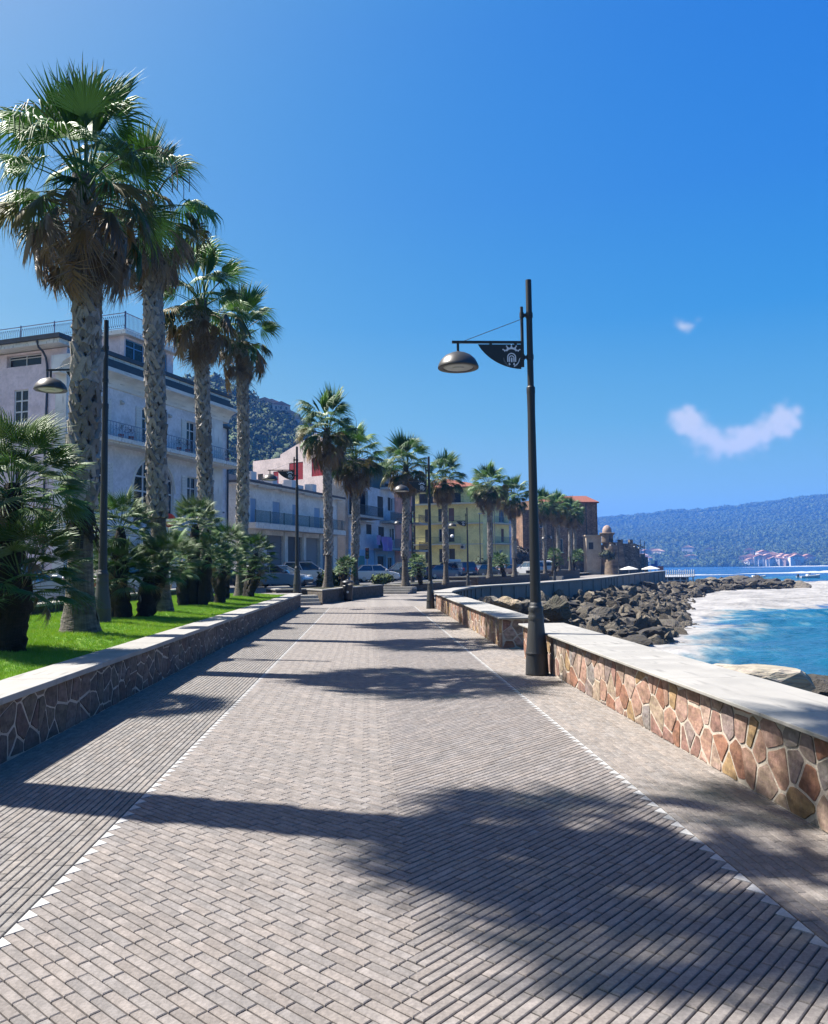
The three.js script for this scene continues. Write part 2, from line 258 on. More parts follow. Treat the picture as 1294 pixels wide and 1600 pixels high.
{
  const w = thing('stone_wall', 'low wall of rust stones past the lamp, its dark end face towards the gap', 'wall', [0, 0, 0], 0, 'stone walls along the promenade');
  part(w, 'mortar_core', box(2.62, 3.16, -3.2, .57, -31.2, -15.75), M_mortar);
  stones(w, { at: [2.62, .005, -31.2], u: [0, 1], n: [-1, 0], w: 15.45, h: .555, cw: .2, ch: .27, seed: 15, most: 170, flip: true });
  stones(w, { at: [2.63, .005, -15.75], u: [1, 0], n: [0, 1], w: .52, h: .55, cw: .2, ch: .25, seed: 16, most: 20 });
  capSlabs(w, 2.532, 3.26, .572, .602, 15.62, 31.3, 1.5, 33);
}
{ // landing behind the gap
  structure('landing', box(2.7, 4.6, -.6, -.012, -15.7, -14), M_conc, 'small concrete landing in the gap of the sea wall', 'pavement');
}
{ // left-hand wall that holds the lawn
  const w = thing('stone_wall', 'long shaded stone wall with pale slab top holding up the lawn', 'wall', [0, 0, 0], 0, 'stone walls along the promenade');
  const G = [], z0 = -2, z1 = 34.2; const sl = .008;
  const core = box(-.42, 0, -.3, .51, -z1, -z0); { const p = core.attributes.position; for (let i = 0; i < p.count; i++) p.setX(i, p.getX(i) + WL(-p.getZ(i))); } part(w, 'mortar_core', core, M_mortar);
  const l = Math.hypot(1, sl);
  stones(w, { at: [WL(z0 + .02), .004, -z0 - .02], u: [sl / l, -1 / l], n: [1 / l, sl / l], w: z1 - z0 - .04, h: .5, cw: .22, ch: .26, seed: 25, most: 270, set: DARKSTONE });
  stones(w, { at: [WL(z1) - .4, .004, -z1], u: [1, 0], n: [0, -1], w: .4, h: .5, cw: .2, ch: .25, seed: 26, most: 10 });
  capSlabs(w, -3.14 - .46, -3.14 + .06, .512, .572, -2, 34.25, 1.25, 43, sl);
}
{ // curved sea wall that runs out to the right
  const line = [[2.86, 31.2], [3.15, 33.2], [3.9, 36.2], [5.5, 40.9], [9.75, 47.2], [18.3, 63.3], [22.7, 73.2], [34, 98], [47.1, 125.8]];
  const curve = new THREE.CatmullRomCurve3(line.map(([x, z]) => V3(x, 0, -z)), false, 'centripetal'), N = 90, body = new Geo(), cp = new Geo();
  const w = thing('sea_wall', 'long grey concrete sea wall curving right above the rocks', 'wall');
  const ring = (G, t, hw, y0, y1) => { const p = curve.getPoint(t), d = curve.getTangent(t), n = [-d.z, d.x], L = t * 150; return [G.v(p.x - n[0] * hw, y0, p.z - n[1] * hw, L, y0), G.v(p.x - n[0] * hw, y1, p.z - n[1] * hw, L, y1), G.v(p.x + n[0] * hw, y1, p.z + n[1] * hw, L, y1 + .5), G.v(p.x + n[0] * hw, y0, p.z + n[1] * hw, L, y1 + 4)]; };
  for (const [G, hw, y0, y1] of [[body, .27, -3.6, .56], [cp, .36, .562, .63]]) { let a = null; for (let i = 0; i <= N; i++) { const b = ring(G, i / N, hw, y0, y1); if (a) { for (let k = 0; k < 4; k++) { const j = (k + 1) % 4; G.q(a[k], b[k], b[j], a[j]); } } else G.q(b[0], b[1], b[2], b[3]); a = b; } G.q(a[3], a[2], a[1], a[0]); }
  part(w, 'wall_body', body.make(), M_wallconc); part(w, 'cap', cp.make(), M_cap);
  const pil = []; for (let i = 6; i < 40; i++) { const t = i / 40, p = curve.getPoint(t), d = curve.getTangent(t); const g = box(-.06, .06, -3.4, .5, -.33, .33); g.rotateY(Math.atan2(-d.z, d.x)); g.translate(p.x, 0, p.z); pil.push(g); }
  part(w, 'expansion_ribs', merge(pil), M_wallconc).userData = { kind: 'stuff' };
}
function planter(label, pts, y0, y1, soil, seed, stoneFace = true) { // a raised bed with stone sides and a pale rim
  const w = thing('planter', label, 'planter', [0, 0, 0], 0, 'raised palm beds along the street');
  const sh = new THREE.Shape(pts.map(([x, z]) => new THREE.Vector2(x, z))), inner = new THREE.Path(); const c = pts.reduce((s, p) => [s[0] + p[0] / pts.length, s[1] + p[1] / pts.length], [0, 0]);
  const ins = pts.map(([x, z]) => { const d = Math.hypot(x - c[0], z - c[1]), f = 1 - .42 / d; return new THREE.Vector2(c[0] + (x - c[0]) * f, c[1] + (z - c[1]) * f); });
  inner.setFromPoints(ins);
  const body = new THREE.ExtrudeGeometry(sh, { depth: y1 - y0 - .06, bevelEnabled: false }).rotateX(-Math.PI / 2).translate(0, y0, 0);
  part(w, 'wall', body, mat([.15, .125, .105], .95, { map: rep(TX.stone, .9), bumpMap: rep(TX.bump, .8), bumpScale: .02 }));
  const big = pts.map(([x, z]) => { const d = Math.hypot(x - c[0], z - c[1]), f = 1 + .06 / d; return new THREE.Vector2(c[0] + (x - c[0]) * f, c[1] + (z - c[1]) * f); });
  const rs = new THREE.Shape(big); rs.holes.push(inner);
  part(w, 'rim', new THREE.ExtrudeGeometry(rs, { depth: .058, bevelEnabled: false }).rotateX(-Math.PI / 2).translate(0, y1 - .058, 0), M_cap);
  part(w, 'soil', new THREE.ShapeGeometry(new THREE.Shape(ins)).rotateX(-Math.PI / 2).translate(0, y1 - .03, 0), soil);
  return w;
}
const M_soil = mat([.075, .085, .03], .98, { map: rep(TX.bark, 1), bumpMap: rep(TX.bump, 2), bumpScale: .05 });
planter('stone planter with the litter bin in front of its shaded face', [[-4.4, 38.6], [-2.95, 38.6], [-2.1, 36.6], [-1.2, 40.2], [.85, 46.3], [-1.6, 48.6], [-5.2, 41.2]], -.05, .66, M_soil, 51);
planter('low stone planter behind the second lamp, two palms in it', [[2.1, 51.9], [3.75, 55.5], [8.2, 64.2], [5.4, 65.6], [.6, 53.4]], -.05, .52, M_soil, 52);
planter('stone planter further along, partly behind the near lamp post', [[9.2, 67.2], [16.5, 82], [20.8, 91.5], [17.8, 93], [6.5, 68.6]], -.05, .78, M_soil, 53);
planter('farthest stone planter, four palms standing in a row behind it', [[21.9, 92.5], [28.8, 108], [25.5, 109.6], [18.6, 94]], -.05, 1.12, M_soil, 54);
function flight(label, x, z, ry, w, n) { const s = thing('steps', label, 'steps', [x, 0, -z], ry); for (let i = 0; i < n; i++) part(s, 'step', box(-w / 2, w / 2, i ? i * .14 - .14 : -.02, (i + 1) * .14 - .004, -1.4, -i * .32), M_cap); }
flight('short pale flight of steps at the end of the lawn wall', -2.75, 35.6, .25, 1.3, 3);
flight('short pale flight of steps between the two planters', 1.35, 49.3, -.45, 2.3, 3);
flight('pale steps before the farthest planter', 21.2, 90.6, -.42, 1.6, 3);

// ---------------------------------------------------------------- lawn
const lawnY = (x, z) => .53 + .08 * step(-3.6, -4.8, x) + .03 * (fbm(x * .7 + 9, z * .7, 3) - .5);
{
  const G = new Geo(), nx = 14, nz = 72, x0 = -7.75, z0 = -2, z1 = 33.7; const id = [];
  for (let j = 0; j <= nz; j++) for (let i = 0; i <= nx; i++) { const z = lerp(z0, z1, j / nz), x = lerp(x0, WL(z) - .4, i / nx); id.push(G.v(x, lawnY(x, z), -z, x, z)); }
  for (let j = 0; j < nz; j++) for (let i = 0; i < nx; i++) { const a = j * (nx + 1) + i; G.q(id[a], id[a + 1], id[a + nx + 2], id[a + nx + 1]); }
  structure('lawn', G.make(true), mat([.13, .26, .008], .95, { map: rep(TX.grain, 1.3) }), 'bright green mown lawn under the palms', 'lawn');
  const R = rng(77), T = new Geo(); // a tuft of blades
  for (let b = 0; b < 9; b++) { const a = R() * 6.283, r = R() * .035, x = Math.cos(a) * r, z = Math.sin(a) * r, h = .022 + R() * .026, w = .0028, d = R() * 6.283, lx = (R() - .5) * .03, lz = (R() - .5) * .03, cx = Math.cos(d) * w, cz = Math.sin(d) * w; T.t(T.v(x - cx, 0, z - cz), T.v(x + cx, 0, z + cz), T.v(x + lx, h, z + lz)); }
  const N = 62000, im = new THREE.InstancedMesh(T.make(true), mat([.2, .39, .012], .8, { physical: true, transmission: .35, thickness: 0, side: THREE.DoubleSide }), N), m = new THREE.Matrix4(), q = new THREE.Quaternion(), c = new THREE.Color();
  for (let i = 0; i < N; i++) { const z = 6.5 + Math.pow(R(), 1.25) * 27, x = lerp(WL(z) - .48, -7.7, R()), f = fbm(x * 1.3, z * 1.3, 3, 1024, 5); q.setFromAxisAngle(V3(0, 1, 0), R() * 6.283); const s = .8 + R() * .6; m.compose(V3(x, lawnY(x, z) - .004, -z), q, V3(s, s * (.7 + f * .7), s)); im.setMatrixAt(i, m); const k = .75 + .5 * f, y = R() < .07 ? 1.5 : 1; im.setColorAt(i, c.setRGB(k * y * (.8 + .5 * f), k, k * .9)); }
  im.name = 'grass'; im.userData = { kind: 'stuff', label: 'short bright green grass blades of the lawn', category: 'grass' }; im.castShadow = im.receiveShadow = true; scene.add(im);
  const bw = thing('garden_wall', 'low dark wall with white top at the back of the lawn', 'wall');
  part(bw, 'wall', box(-8.05, -7.75, -.2, .8, -33.4, 4), mat([.1, .085, .075], .95, { map: rep(TX.stone, .8) }));
  part(bw, 'cap', box(-8.13, -7.67, .803, .86, -33.5, 4), M_cap);
}

// ---------------------------------------------------------------- palms
const leafMat = (c, tr = .35) => mat(c, .62, { physical: true, transmission: tr, thickness: 0, specularIntensity: .45, side: THREE.DoubleSide });
const GREEN = [[.04, .115, .014], [.055, .15, .016], [.075, .185, .02], [.045, .115, .03]].map(c => leafMat(c, .4));
const DEAD = [[.24, .175, .115], [.33, .26, .19], [.16, .11, .07], [.34, .22, .1], [.22, .175, .14]].map(c => leafMat(c, .25));
const HALF = [[.10, .11, .03], [.15, .125, .04]].map(c => leafMat(c, .3));
const SHRUB = [[.035, .09, .02], [.05, .125, .022], [.07, .165, .03], [.1, .16, .06]].map(c => leafMat(c, .3));
function frond(o) { // petiole and a pleated fan, growing along +y, upper side towards +z
  const R = rng(o.seed), G = new Geo();
  const bend = (x, y, z) => { const s = y - o.y0; if (s <= 0) return [x, y, z]; const a = Math.min(s * o.k, o.amax ?? 2.4), k = o.k, e = s - a / k; return [x, o.y0 + Math.sin(a) / k + Math.cos(a) * e + Math.sin(a) * z, -(1 - Math.cos(a)) / k - Math.sin(a) * e + Math.cos(a) * z]; };
  const v = (x, y, z) => G.v(...bend(x, y, z), x, y);
  const n = 7; let prev = null; // petiole
  for (let i = 0; i <= n; i++) { const t = i / n, y = o.pet * t, w = lerp(o.pw, o.pw * .45, t); const r = [v(-w, y, 0), v(0, y, w * .7), v(w, y, 0), v(0, y, -w * .8)]; if (prev) for (let k = 0; k < 4; k++) G.q(prev[k], prev[(k + 1) % 4], r[(k + 1) % 4], r[k]); prev = r; }
  const d = 2 * o.span / o.n;
  for (let i = 0; i < o.n; i++) {
    const f = -o.span + d * (i + .5) + (R() - .5) * d * (o.mess ?? .3), L = o.R * (.7 + .3 * Math.cos(f * .62)) * (1 - (o.uneven ?? .14) + 2 * (o.uneven ?? .14) * R()), sx = Math.sin(f), cy = Math.cos(f), y0 = o.pet + Math.max(0, cy) * o.R * .1;
    const wf = Math.max(L * o.fuse * Math.tan(d / 2) * (o.fat ?? 1.08), o.wmin ?? 0), dr = o.droop * (.4 + 1.2 * R()), side = (R() - .5) * (o.curl ?? .12), pl = o.pleat * L;
    const pt = (t, off, lift) => { const r = L * t, b = Math.max(0, t - o.fuse), q = side * b * b * L; const cup = -(o.cup ?? .12) * L * t * t * Math.abs(sx); return v(sx * r + cy * (off + q), y0 + cy * r - sx * (off + q), lift + cup - dr * b * b * L); };
    const a = pt(0.02, 0, 0), m1 = o.fuse, m2 = lerp(o.fuse, 1, .4), m3 = lerp(o.fuse, 1, .75);
    const l1 = pt(m1, -wf, -pl), c1 = pt(m1, 0, pl), r1 = pt(m1, wf, -pl), l2 = pt(m2, -wf * .7, -pl * .5), c2 = pt(m2, 0, pl * .5), r2 = pt(m2, wf * .7, -pl * .5), l3 = pt(m3, -wf * .3, 0), r3 = pt(m3, wf * .3, 0), tip = pt(1, 0, 0);
    G.t(a, c1, l1); G.t(a, r1, c1); G.q(l1, c1, c2, l2); G.q(c1, r1, r2, c2); G.t(l2, c2, l3); G.t(c2, r2, r3); G.t(l3, c2, r3); G.t(l3, r3, tip);
  }
  return G.make(true);
}
const FR = {
  green: [1, 2, 3, 4, 5].map(s => frond({ seed: s, pet: .8 + .1 * (s % 3), pw: .028, y0: .3, k: .3 + .14 * (s % 3), n: 38, span: 1.25 + .22 * (s % 3), R: .88, fuse: .5, droop: 1.0 + .7 * (s % 3), pleat: .016, curl: .9, cup: .3, uneven: .2 })),
  spear: [6, 7, 8].map(s => frond({ seed: s, pet: .5, pw: .026, y0: .3, k: .12 + .1 * (s % 2), n: 30, span: .62 + .2 * (s % 2), R: 1.05, fuse: .55, droop: .4, pleat: .022, curl: .5, cup: .12, uneven: .2 })),
  ragged: [16, 17, 18].map(s => frond({ seed: s, pet: .85, pw: .026, y0: .45, k: 1.3, amax: 1.1, n: 34, span: .8 + .15 * (s % 2), R: .9, fuse: .34, droop: .5, pleat: .025, curl: 1.2, mess: .8, cup: .35, uneven: .25 })),
  dead: [11, 12, 13, 14, 15].map(s => frond({ seed: s, pet: .62 + .1 * (s % 3), pw: .022, y0: .32 + .1 * (s % 2), k: 2.2 + .5 * (s % 3), amax: 1.15 + .12 * (s % 3), n: 30, span: .42 + .12 * (s % 3), R: .85 + .08 * (s % 3), fuse: .2, droop: .16, pleat: .03, curl: 1.0, mess: 2.2, fat: 1, wmin: .011, cup: .25, uneven: .3 })),
  shrub: [21, 22, 23, 24].map(s => frond({ seed: s, pet: .5, pw: .011, y0: .15, k: .3 + .25 * (s % 2), n: 22, span: 1.5, R: .5, fuse: .3, droop: .25, pleat: .02, curl: .12, cup: .25, fat: 1.05, uneven: .1 })),
  shrubDead: [31, 32].map(s => frond({ seed: s, pet: .4, pw: .012, y0: .1, k: 2.2, amax: 1.3, n: 16, span: .7, R: .42, fuse: .3, droop: .3, pleat: .02, curl: .8, mess: .9, cup: .3 })),
};
const UP = V3(0, 1, 0);
function setFrond(parent, name, geo, m, base, az, polar, twist, s, wind) {
  const d = V3(Math.sin(polar) * Math.cos(az), Math.cos(polar), Math.sin(polar) * Math.sin(az)); if (wind) d.add(wind).normalize();
  let n = UP.clone().addScaledVector(d, -UP.dot(d)); if (n.lengthSq() < .002) n = V3(-Math.cos(az), 0, -Math.sin(az)); n.normalize();
  if (polar < .5) n.set(-Math.cos(az), .2, -Math.sin(az)).addScaledVector(d, -n.dot(d)).normalize();
  const x = new THREE.Vector3().crossVectors(d, n).normalize(); n.crossVectors(x, d).normalize();
  const o = part(parent, name, geo, m); o.quaternion.setFromRotationMatrix(new THREE.Matrix4().makeBasis(x, d, n)); o.rotateY(twist); o.scale.setScalar(s);
  o.position.set(base[0] + Math.cos(az) * .11, base[1], base[2] + Math.sin(az) * .11); return o;
}
const M_trunk = mat([.26, .24, .22], .95, { map: rep(TX.bark, 1), bumpMap: rep(TX.bark, 2), bumpScale: .02 });
const M_trunkDark = mat([.06, .05, .042], .98, { map: rep(TX.bark, 1) });
const BOOT = [[.255, .235, .215], [.33, .305, .285], [.185, .165, .15]].map(c => mat(c, .92, { map: rep(TX.grain, 3), bumpMap: rep(TX.bark, 4), bumpScale: .006 }));
const bootGeo = [0, 1, 2, 3].map(k => { // an old leaf base, split below into two straps
  const R = rng(300 + k), G = new Geo();
  for (const s of [-1, 1]) {
    const c = [[-.02 * s, .17, .062], [.05 * s, .185, .058], [.105 * s, .03, .036], [.03 * s, 0, .044], [.185 * s, -.13, .002], [.105 * s, -.165, .008]].map(p => [p[0] + (R() - .5) * .02, p[1] + (R() - .5) * .025, p[2] + (R() - .3) * .014]);
    const o = c.map(p => G.v(p[0], p[1], p[2])), i = c.map(p => G.v(p[0], p[1], p[2] - .04));
    const f = (a, b, d, e) => s > 0 ? G.q(a, b, d, e) : G.q(e, d, b, a);
    f(o[3], o[2], o[1], o[0]); f(o[5], o[4], o[2], o[3]); f(i[0], i[1], i[2], i[3]); f(i[3], i[2], i[4], i[5]);
    const edge = [0, 1, 2, 4, 5, 3]; for (let e = 0; e < 6; e++) { const a = edge[e], b = edge[(e + 1) % 6]; f(o[a], o[b], i[b], i[a]); }
  }
  return G.make();
});
function makePalm(o) { // o: label, p, h (to the crown), lean, smooth (bare foot), boots as parts, fronds
  const t = thing(o.name ?? 'fan_palm', o.label, 'palm tree', o.p, 0, o.group ?? 'tall fan palms along the promenade'), R = rng(o.seed);
  const ax = y => { const k = y / o.h; return [o.lean[0] * k * k + .05 * Math.sin(k * 5 + o.seed), o.lean[1] * k * k]; };
  const rad = y => o.r * (1 + .7 * Math.exp(-y / .4) + .36 * Math.exp(-y / 1.5)) * (y > o.h - .8 ? 1.12 : 1);
  { const G = new Geo(), nh = 40, na = 18, id = []; for (let j = 0; j <= nh; j++) { const y = (o.h + .25) * Math.pow(j / nh, 1.25) - .06, [cx, cz] = ax(Math.max(0, y)); for (let i = 0; i <= na; i++) { const a = i / na * 6.2832, r = rad(Math.max(0, y)) * (1 + .05 * (fbm(Math.cos(a) * 2 + 5, y * 6 + Math.sin(a) * 2, 3, 1024, o.seed) - .5) + (y < .3 ? .12 * (vn(i * .9, 3 + y * 9, 1024, o.seed) - .4) : 0)); id.push(G.v(cx + Math.cos(a) * r, y, cz + Math.sin(a) * r, a * .3, y * .6)); } } for (let j = 0; j < nh; j++) for (let i = 0; i < na; i++) { const a = j * (na + 1) + i; G.q(id[a], id[a + na + 1], id[a + na + 2], id[a + 1]); } part(t, 'trunk', G.make(true), M_trunk); }
  const boots = [[], [], []], dummy = new THREE.Object3D();
  let row = 0; for (let y = o.smooth + .55; y < o.h - .3; y += .145, row++) for (let i = 0; i < 6; i++) {
    const yy = y + (R() - .5) * .05, a = (i + (row % 2) * .5) / 6 * 6.2832 + row * .05 + (R() - .5) * .14, [cx, cz] = ax(yy), r = rad(yy) - .012, s = .86 + R() * .35;
    dummy.position.set(cx + Math.cos(a) * r, yy, cz + Math.sin(a) * r); dummy.rotation.set(0, Math.PI / 2 - a, 0); dummy.scale.set(s, s * (.85 + R() * .3), s * (.8 + R() * .9)); dummy.updateMatrix();
    const k = (R() * 4) | 0, m = (R() * 3) | 0; if (o.bootParts) { const b = part(t, 'leaf_base', bootGeo[k], BOOT[m]); b.applyMatrix4(dummy.matrix); } else boots[m].push(bootGeo[k].clone().applyMatrix4(dummy.matrix));
  }
  boots.forEach((b, m) => b.length && (part(t, 'leaf_bases', mergeGeometries(b), BOOT[m]).userData = { kind: 'stuff' }));
  if (o.collar) { const c = [], y0 = o.smooth; for (let i = 0; i < 46; i++) { const a = R() * 6.283, y = y0 + R() * .6, [cx, cz] = ax(y), r = rad(y) + .0, out = .02 + R() * .05, l = .12 + R() * .3, w = .02 + R() * .04; const g = new THREE.BoxGeometry(w, l, .012); g.rotateX(-(.1 + R() * .4)); g.rotateZ((R() - .5) * .9); g.translate(0, -l * .4, out); g.rotateY(Math.PI / 2 - a); g.translate(cx + Math.cos(a) * r, y, cz + Math.sin(a) * r); c.push(g); } part(t, 'ragged_collar', merge(c), M_trunkDark).userData = { kind: 'stuff' }; const [cx, cz] = ax(y0 + .3); part(t, 'dark_band', cyl(rad(y0) * 1.03, rad(y0 + .6) * 1.1, y0 - .02, y0 + .62, 18, cx, cz), M_trunkDark); const rg = new THREE.TorusGeometry(rad(y0 + .62) * 1.05, .045, 6, 20).rotateX(Math.PI / 2).scale(1, 1.3, 1).translate(cx, y0 + .64, cz); part(t, 'strap_ring', rg, BOOT[1]);
    for (let i = 0; i < 5; i++) { const a = Math.PI * (.85 + .3 * R()), y = y0 + .15 + R() * .4; setFrond(t, 'dead_stub', FR.shrubDead[i % 2], DEAD[i % 5], [cx + Math.cos(a) * .14, y, cz + Math.sin(a) * .14], a, 1.2 + R() * .5, R(), .8); } }
  const [tx, tz] = ax(o.h), top = y => [tx, o.h + y, tz], W = o.wind ?? V3(-.22, 0, .05), s = o.s ?? 1;
  for (let i = 0; i < 6; i++) setFrond(t, 'frond', FR.spear[i % 3], GREEN[(i + 1) % 4], top(.3), i * 1.6 + o.seed, .06 + .22 * R(), R() * 3, s * (.85 + .4 * R()), W.clone().multiplyScalar(.3));
  const ng = o.green ?? 20; for (let i = 0; i < ng; i++) { const k = i / ng, az = i * 2.39996 + o.seed, po = lerp(.3, 1.55, Math.pow(k, .9)) + (R() - .5) * .35; setFrond(t, 'frond', FR.green[(R() * 5) | 0], k > .8 && R() < .4 ? HALF[i % 2] : GREEN[(R() * 4) | 0], top(.3 - .5 * k), az, po, (R() - .5) * 1.3, s * (.7 + .38 * R()), W.clone().multiplyScalar(.4 + .6 * R())); }
  const nr = o.rag ?? 9; for (let i = 0; i < nr; i++) { const az = i * 2.39996 + .7 + o.seed; setFrond(t, 'frond', FR.ragged[i % 3], i % 3 ? HALF[i % 2] : GREEN[3], top(-.15 - .3 * R()), az, 1.25 + .5 * R(), (R() - .5), s * (.75 + .3 * R()), W.clone().multiplyScalar(.5 + .6 * R())); }
  const nd = o.dead ?? 40; for (let i = 0; i < nd; i++) { const k = i / nd, az = i * 2.39996 + 1.3 + o.seed, po = lerp(1.5, 2.1, k) + (R() - .5) * .4; setFrond(t, 'dead_frond', FR.dead[(R() * 5) | 0], DEAD[(R() * 5) | 0], top(-.25 - .85 * k), az, po, (R() - .5) * 1.2, s * (.68 + .36 * R()) * (1 - .2 * k), W.clone().multiplyScalar(.4 + .9 * R())); }
  for (let i = 0; i < (o.stalks ?? 5); i++) { const a = i * 2.1 + o.seed, L = 1.3 + R() * .5, pts = []; for (let k = 0; k <= 7; k++) { const u = k / 7; pts.push(V3(tx + Math.cos(a) * (L * Math.sin(u * 1.7) * .95), o.h + .1 + L * .85 * Math.sin(u * 2.2) * .8 - u * u * .9, tz + Math.sin(a) * (L * Math.sin(u * 1.7) * .95))); } part(t, 'flower_stalk', new THREE.TubeGeometry(new THREE.CatmullRomCurve3(pts), 10, .009, 4), DEAD[2]); }
  return t;
}
const P = [];
const pl = (x, y, z) => [x, y, -z];
P[0] = makePalm({ label: 'fan palm nearest the viewer, left of the frame, throwing the longest shadow', p: pl(-5.0, .57, 7.05), h: 9.5, r: .19, lean: [.1, 0], smooth: 1.6, seed: 2, s: 1.05, green: 22, dead: 38, rag: 12, wind: V3(-.12, 0, .42) });
P[1] = makePalm({ label: 'largest fan palm on the lawn, thick latticed trunk with bare grey foot', p: pl(-4.72, .58, 13.6), h: 7.6, r: .165, lean: [-.12, 0], smooth: 1.65, collar: true, seed: 4, bootParts: true, s: 1.02, green: 20, dead: 50, rag: 12 });
P[2] = makePalm({ label: 'second fan palm on the lawn, crown overlapping the largest one', p: pl(-5.0, .59, 19.6), h: 9.9, r: .165, lean: [-.42, 0], smooth: 1.9, seed: 9, bootParts: true, stalks: 8, s: 1.0, dead: 52, rag: 10, green: 18 });
P[3] = makePalm({ label: 'third fan palm on the lawn, bushy crown against the grey roof', p: pl(-5.05, .6, 25), h: 9.3, r: .155, lean: [-.1, 0], smooth: 1.7, seed: 13, s: 1.05, dead: 40, rag: 12 });
P[4] = makePalm({ label: 'fourth fan palm on the lawn, hillside behind its trunk', p: pl(-4.72, .6, 30.5), h: 9.9, r: .15, lean: [-.1, 0], smooth: 1.6, seed: 17, s: 1.0, dead: 40, rag: 10 });
const far = [['fan palm in the planter by the litter bin, red shutters behind its crown', -2.12, .62, 42, 7.9], ['fan palm just right of the bin planter palm, overlapping its crown', -.78, .6, 47, 7.1], ['fan palm left of the second lamp post, before the pink house', 2.36, .46, 50.6, 7.2], ['fan palm right of the second lamp post, before the yellow house', 5.4, .46, 56, 7.0], ['fan palm before the blank corner of the yellow house', 10.08, .72, 66, 7.1], ['fan palm left of the near lamp post, sky behind its trunk', 13.58, .72, 74, 6.9], ['fan palm right of the near lamp post, first of four before the brown building', 19.6, .8, 88, 7.1], ['second of the four fan palms before the brown stone building', 22.05, 1.06, 92, 6.9], ['third of the four fan palms before the brown stone building', 25.0, 1.06, 98, 6.7], ['last of the four fan palms before the brown stone building', 27.2, 1.06, 104, 6.7]];
const fp = [19, 23, 29].map((seed, i) => i);
far.forEach(([label, x, y, z, h], i) => {
  if (i < 3) P[5 + i] = makePalm({ label, p: pl(x, y, z), h: h + .3, r: .155, lean: [.05, 0], smooth: 1.3, seed: 19 + i * 5, s: 1.12, green: 26, dead: 44, rag: 16, stalks: 3 });
  else { const src = P[5 + (i % 3)], h0 = far[i % 3][4] + .1; P[5 + i] = copyOf(src, label, pl(x, y, z), i * 2.2 + .6, h / h0 * 1.02); P[5 + i].rotation.y = [0, 0, 0, .9, -.8, 1.2, 2.1, -1.4, .5, 2.8][i]; }
});

// small bushy fan palms: fibrous trunks, each with a round head of stiff fans
const M_fibre = mat([.045, .036, .028], .98, { map: rep(TX.bark, 2), bumpMap: rep(TX.bark, 3), bumpScale: .04 });
function makeShrub(label, p, heads, seed, name = 'dwarf_fan_palm') {
  const t = thing(name, label, 'palm shrub', p, 0, 'dwarf fan palms'), R = rng(seed);
  for (const [fx, fz, hx, hy, hz, s, n] of heads) {
    const G = new Geo(), nh = 14, na = 12, id = [], br = .13 * Math.max(1, s), leaf = [];
    for (let j = 0; j <= nh; j++) { const k = j / nh, cx = lerp(fx, hx, k * k * .4 + k * .6), cz = lerp(fz, hz, k), y = (hy - .1 * s) * k - .05; for (let i = 0; i <= na; i++) { const a = i / na * 6.2832, r = br * (1.2 - .75 * Math.pow(k, 5)) * (.8 + .5 * hash(i % na, j, seed)); id.push(G.v(cx + Math.cos(a) * r, y + .03 * hash(i, j, 7), cz + Math.sin(a) * r, a * .3, y)); } }
    for (let j = 0; j < nh; j++) for (let i = 0; i < na; i++) { const a = j * (na + 1) + i; G.q(id[a], id[a + na + 1], id[a + na + 2], id[a + 1]); }
    part(t, 'trunk', G.make(true), M_fibre);
    for (let i = 0; i < n; i++) { const k = i / n; setFrond(t, 'fan_leaf', FR.shrub[(R() * 4) | 0], SHRUB[Math.min(3, (R() * 4.2 * (1 - .2 * k)) | 0)], [hx, hy - .35 * k * s, hz], i * 2.39996 + seed, lerp(.05, 1.7, Math.pow(k, .75)) + (R() - .5) * .25, (R() - .5), s * (.6 + .25 * R())); }
    for (let i = 0; i < 7; i++) setFrond(t, 'dead_leaf', FR.shrubDead[i % 2], DEAD[(R() * 5) | 0], [lerp(fx, hx, .75), hy * (.55 + .3 * R()), lerp(fz, hz, .75)], R() * 6.28, 1.5 + R() * .6, R(), s * (.5 + .25 * R()));
  }
  return t;
}
makeShrub('big dwarf fan palm at the left edge, two dark green heads', pl(-4.7, .57, 10.6), [[0, 0, .1, 2.35, 0, 1.25, 64], [.15, .1, .3, 1.15, .1, 1.15, 54], [-.3, -.3, -.7, 1.6, -.3, 1.1, 44]], 401);
makeShrub('two-headed dwarf fan palm right of the largest palm trunk', pl(-5.3, .58, 17.4), [[0, 0, .02, 2.1, 0, 1.0, 58], [.15, .1, .05, 1.05, .2, 1.0, 50], [-.2, -.2, -.35, 1.3, -.2, .8, 34]], 402);
const sh3 = makeShrub('dwarf fan palm with leaning dark trunk, before the second tall palm', pl(-4.85, .58, 17.8), [[0, 0, .45, 1.3, 0, 1.0, 56], [0, .1, .15, 1.1, .15, .8, 30]], 403);
makeShrub('dwarf fan palm with the highest green head, left of the third tall palm', pl(-4.95, .6, 23), [[0, 0, .05, 2.45, 0, 1.05, 58], [-.25, .1, -.3, 1.25, .1, .9, 40], [.3, .1, .45, 1.5, .1, .9, 44]], 404);
makeShrub('low dark dwarf fan palm beside the third tall palm trunk', pl(-4.5, .6, 24.6), [[0, 0, .1, 1.25, 0, .9, 46]], 405);
makeShrub('twin-headed dwarf fan palm left of the fourth tall palm', pl(-4.9, .6, 27.6), [[0, 0, .1, 1.95, 0, 1.0, 54], [-.1, 0, -.4, 1.2, .1, .9, 40]], 406);
const sh7 = makeShrub('dwarf fan palm with slanting trunk at the far end of the lawn', pl(-4.5, .6, 30), [[0, 0, .35, 1.75, 0, 1.0, 54], [.1, .1, .5, 1.0, .2, .85, 36]], 407);
copyOf(sh3, 'dwarf fan palm between the two planter palms by the bin', pl(-1.4, .6, 43.6), 1.2, .9);
copyOf(sh7, 'dwarf fan palm behind the second lamp post', pl(3.55, .45, 54.2), 2.4, .9);
